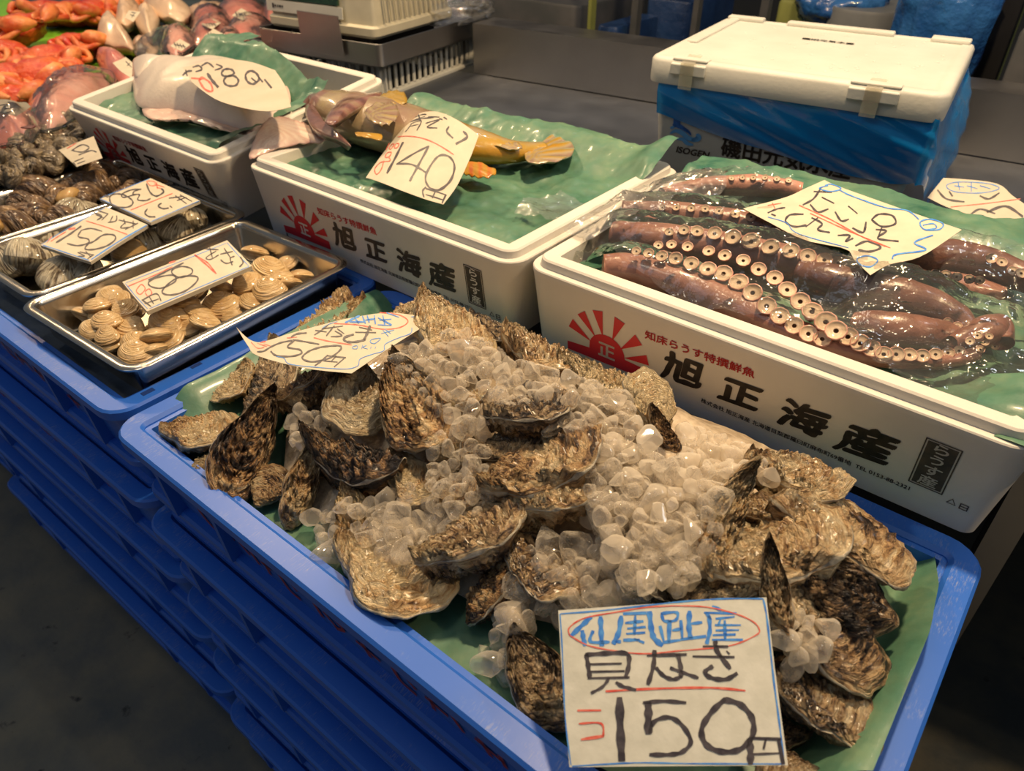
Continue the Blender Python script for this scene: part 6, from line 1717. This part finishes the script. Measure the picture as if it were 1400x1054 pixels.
def fpt(u, z, off=0.001):
    ins = 0.009 + 0.024 * (1 - (z - 0.004) / 0.208)
    return (u, -BD / 2 + ins - off, z)


u0, z0 = isoface(985, 205); u1, z1 = isoface(1165, 238)
cw = (u1 - u0) / 6
for i, ch in enumerate('磯田元気水産'):
    text_mesh('black_lettering', ch, cw * 1.0, lambda x, y, i=i: fpt(u0 + cw * (i + 0.5) + x * 1.0, z0 + (z1 - z0) * i / 5 * 0 + 0.004 + y, 0.0012), MAT['prtblk'], bxo, 0.0010)
ul, zl = isoface(942, 207)
text_mesh('black_lettering', 'ISOGEN', 0.0165, lambda x, y: fpt(ul + 0.006 + x * 1.1 + y * 0.2, zl - 0.002 + y), MAT['prtblk'], bxo, 0.0005)
MAT['prtblue'] = mat('print_blue', (0.02, 0.12, 0.42), rough=0.5); MAT['prtblue2'] = mat('print_light_blue', (0.10, 0.32, 0.62), rough=0.5)


def isostroke(name, S, m):
    V = []; F = []
    for w_, P in parse(S):
        Q = crom([np.array(isoface(*p)) for p in P]); b0 = len(V); n = len(Q)
        for i, q in enumerate(Q):
            t_ = Q[min(i + 1, n - 1)] - Q[max(i - 1, 0)]; t_ /= np.linalg.norm(t_) + 1e-9; nn_ = np.array([-t_[1], t_[0]]) * w_ * 0.0004 * (0.35 + 1.3 * math.sin(PI * (i + .6) / (n + .2)))
            V += [fpt(*(q + nn_), 0.0013), fpt(*(q - nn_), 0.0013)]
        F += [(b0 + 2 * i, b0 + 2 * i + 1, b0 + 2 * i + 3, b0 + 2 * i + 2) for i in range(n - 1)]
    return mk(name, V, F, m, bxo, smooth=False)


isostroke('wave_emblem', '7:917,182 925,178 934,181 942,188 950,190 955,186;6:926,190 934,190 940,196 948,198;4:918,174 924,172;8:946,192 956,188 954,182', MAT['prtblue2'])
isostroke('tail_emblem', '7:923,149 926,160 927,168 936,174 946,182;5:923,152 930,160 931,170;4:935,172 942,178 946,184;4:922,168 926,172', MAT['prtblue'])
# the film: a sagging skirt round the front and right side, tucked under the lid
fe = [(-0.236, .112), (-0.20, .095), (-0.15, .072)] if False else None
low = [isoface(*p) for p in ((886, 148), (930, 162), (985, 184), (1050, 204), (1110, 224), (1165, 240), (1215, 250), (1240, 251))]
low = [(u, z) for u, z in low]
path = []
for u, z in low: path.append((min(max(u, -BW / 2 + 0.022), BW / 2 - 0.012), -BD / 2 - 0.004, z, 0))
path += [(BW / 2 + 0.004, -BD / 2 + 0.012, low[-1][1] + 0.004, 1), (BW / 2 + 0.016, -BD / 2 + 0.08, .055, 1), (BW / 2 + 0.030, -BD / 2 + 0.18, .095, 1), (BW / 2 + 0.030, -BD / 2 + 0.29, .135, 1), (BW / 2 + 0.018, -BD / 2 + 0.38, .17, 1), (BW / 2 + 0.004, BD / 2 - 0.01, .19, 1)]
Pq = crom([p[:3] for p in path], 8); V = []; nv = 26
for i, q in enumerate(Pq):
    f = i / (len(Pq) - 1); side = q[0] > BW / 2 - 0.008
    for j in range(nv):
        t_ = j / (nv - 1); z = q[2] + (0.214 - q[2]) * t_
        if side:
            top = (BW / 2 - 0.004, q[1]); x = q[0] + (top[0] - q[0]) * t_ ** 1.6; y = q[1]
        else:
            ins = 0.009 + 0.024 * (1 - (z - 0.004) / 0.208); x = q[0]; y = -BD / 2 + ins - 0.004 - 0.008 * math.sin(PI * min(t_ * 1.1, 1)) * (0.5 + 0.5 * f)
        w_ = 0.004 * float(fbm(np.array([q[0] * 9 + q[1] * 14 + z * 24]), np.array([z * 20 + q[0] * 6]), 2.0, 3, True)[0]) * min(1, 4 * (1 - t_) + .2)
        x += w_ if side else 0; y -= 0 if side else max(w_, -0.002)
        V.append((x, y, z))
n = len(Pq); F = [(i * nv + j, (i + 1) * nv + j, (i + 1) * nv + j + 1, i * nv + j + 1) for i in range(n - 1) for j in range(nv - 1)]
fo = mk('blue_film', [IM @ Vector(v) for v in V], F, MAT['bluefilm']); tag(fo, 'translucent blue plastic film skirted around the lidded foam box', 'film')

# ------------------------------------------------------------------ dim background beyond the counter
MAT['dkgrey'] = mat('dark_grey_metal', (0.045, 0.05, 0.055), (0.07, 0.07, 0.075), 10, 0.5)
MAT['navy'] = mat('navy_plastic', (0.006, 0.025, 0.09), (0.012, 0.04, 0.13), 10, 0.4, 0.5, 25, 0.01, coat=0.4)
MAT['olive'] = mat('yellow_green_plastic', (0.22, 0.24, 0.06), (0.16, 0.18, 0.05), 8, 0.5)
MAT['greypl'] = mat('grey_plastic', (0.16, 0.17, 0.18), (0.12, 0.13, 0.14), 8, 0.5)


def at(px, py, y):
    d = ray((px, py)); return CAM + d * (y / d[1])


def slab(name, x0, y0, x1, y1, Y, dep, m, label, cat, r=0.01, z0=None, group=None):
    """box filling pixel columns x0..x1 between heights y0..y1 on the upright plane Y, going back by dep"""
    A = at(x0, y1, Y); B = at(x1, y1, Y); T = at((x0 + x1) / 2, y0, Y); zb = min(A[2], B[2]) if z0 is None else z0
    h = T[2] - zb; V, F = rings(abs(B[0] - A[0]), dep, r, [(0.01, 0), (0.0, 0.02), (0.0, h - 0.01), (0.004, h)], k=3)
    o = mk(name, V, F, m); flat(o); o.location = ((A[0] + B[0]) / 2, Y + dep / 2, zb); tag(o, label, cat, group); return o


for i, (px, w_, Y) in enumerate([(808, 5, 2.35), (868, 9, 2.45), (950, 7, 2.5), (1042, 9, 2.6), (1138, 5, 2.9)]):
    A = at(px, 40, Y); o = MB().box((A[0], Y, 0.7), (w_ * Y / 900, 0.03, 1.4)).build('rack_post', MAT['dkgrey' if i != 0 else 'olive']); tag(o, ['thin olive upright post', 'dark grey upright post left of the lidded box', 'dark upright post above the left end of the lid', 'dark upright post above the middle of the lid', 'thin dark post beside the grey bin'][i] + ' beyond the counter', 'post')
slab('stock_tub', 660, 0, 790, 60, 2.5, .5, MAT['greypl'], 'dim grey tub behind the steel ledge, far left', 'tub', .04, 0.281).data.materials[0] = MAT['dkgrey']
slab('plastic_crate', 812, 36, 840, 80, 2.4, .3, MAT['navy'], 'small blue crate just behind the steel ledge', 'crate', .02, 0.281)
slab('plastic_crate', 880, 0, 940, 40, 2.8, .4, MAT['navy'], 'navy blue crate standing between the dark posts', 'crate', .02, 0.281)
slab('plastic_crate', 1052, 2, 1118, 60, 2.7, .4, MAT['olive'], 'yellow-green crate above the lidded box', 'crate', .02, 0.281)
slab('stock_tub', 1112, 14, 1215, 60, 2.6, .4, MAT['greypl'], 'grey rounded tub right of the yellow-green crate', 'tub', .09, 0.281)
slab('plastic_crate', 1300, 4, 1360, 60, 2.9, .4, MAT['olive'], 'yellow-green crate at the upper right between blue bag and post', 'crate', .02, 0.281)
slab('steel_cabinet', 1366, 44, 1500, 118, 2.15, .6, MAT['dkgrey'], 'grey steel cabinet at the right edge beyond the counter', 'cabinet', .01, 0.1)
A = at(1362, 30, 2.6); o = MB().box((A[0], 2.6, 0.7), (0.10, 0.05, 1.4)).build('rack_post', MAT['black']); tag(o, 'wide black post at the upper right corner', 'post')


def bagblob(px, py, Y, sx, sy, sz, m, label, seed):
    bm = bmesh.new(); bmesh.ops.create_icosphere(bm, subdivisions=4, radius=1)
    for v in bm.verts:
        c = np.array(v.co); k = 1 + 0.3 * float(fbm(np.array([c[0] * 2.5 + seed]), np.array([c[1] * 2.5]), c[2] * 2, 3, True)[0]); v.co = Vector((c[0] * sx * k, c[1] * sy * k, c[2] * sz * k))
    me = bpy.data.meshes.new('plastic_bag'); bm.to_mesh(me); bm.free(); me.materials.append(m); me.polygons.foreach_set('use_smooth', [True] * len(me.polygons))
    o = bpy.data.objects.new('plastic_bag', me); COL.objects.link(o); o.location = at(px, py, Y); tag(o, label, 'bag'); return o


MAT['bluebag'] = mat('blue_bag', (0.015, 0.08, 0.28), (0.03, 0.14, 0.40), 12, 0.25, 0.8, 14, 0.02, coat=0.7)
bagblob(1290, 30, 2.5, .11, .10, .26, MAT['bluebag'], 'large wrinkled blue plastic bag hanging behind the box lid', 1)
bagblob(1150, 6, 2.75, .12, .1, .07, MAT['bluebag'], 'small blue plastic bag on top of the grey tub', 3)
bagblob(760, 0, 2.9, .3, .2, .12, MAT['navy'], 'dark blue bundle at the top behind the ledge', 5)
mb = MB().box((-1.18, 2.78, 0.265), (1.70, 0.9, 0.03)).box((-1.18, 2.345, 0.125), (1.70, 0.03, 0.25)); o = mb.build('low_platform', MAT['dkgrey']); tag(o, 'dark low platform behind the counter under the tubs', 'platform')
# ------------------------------------------------------------------ light
def lamp(x, y, z, e, size, color, sz2=None):
    l = bpy.data.lights.new('market_or_fill_lamp', 'AREA'); l.energy = e; l.size = size; l.color = color
    l.shape = 'DISK'
    o = bpy.data.objects.new('market_or_fill_lamp', l); COL.objects.link(o); o.location = (x, y, z)
    return o


for x, e in ((-0.35, 46), (-2.1, 31), (-3.9, 20), (1.5, 20)):  # warm row; the rightmost one is added to brighten the floor
    lamp(x, 1.12, 2.55, e, 0.13, (1.0, 0.71, 0.41))
for i, (x, y) in enumerate([(-0.9, 0.5), (0.3, 1.6), (-0.2, 2.3), (-1.5, 2.0), (0.9, 0.9), (-1.9, 0.6), (-0.5, 1.9)]):
    lamp(x, y, 2.3, 1.1, 0.028, (0.85, 0.93, 1.0) if i % 2 else (1.0, 0.80, 0.55))  # tiny added lamps that put sparkles on ice and wet shells
lamp(1.2, 2.2, 2.9, 10, 0.5, (0.8, 0.9, 1.0))
lamp(-0.6, 0.05, 2.5, 2.5, 0.35, (1.0, 0.86, 0.68))  # added warm fill to brighten the fronts of the rear boxes
lamp(-1.2, -1.6, 3.2, 6, 1.6, (0.72, 0.82, 1.0))  # added soft cool fill from the aisle, no fixture behind it
w = bpy.data.worlds.new('world'); SC.world = w; w.use_nodes = True
w.node_tree.nodes['Background'].inputs[0].default_value = (0.42, 0.46, 0.52, 1); w.node_tree.nodes['Background'].inputs[1].default_value = 0.24
SC.view_settings.view_transform = 'Standard'
SC.view_settings.look = 'None'
SC.view_settings.gamma = 1
SC.view_settings.exposure = 0.0
SC.view_settings.use_curve_mapping = False
cy = SC.cycles
cy.max_bounces = 12; cy.transmission_bounces = 10; cy.transparent_max_bounces = 24; cy.diffuse_bounces = 5; cy.glossy_bounces = 4
cy.caustics_reflective = False; cy.caustics_refractive = False; cy.sample_clamp_indirect = 4.0; cy.blur_glossy = 0.3
cy.use_denoising = True
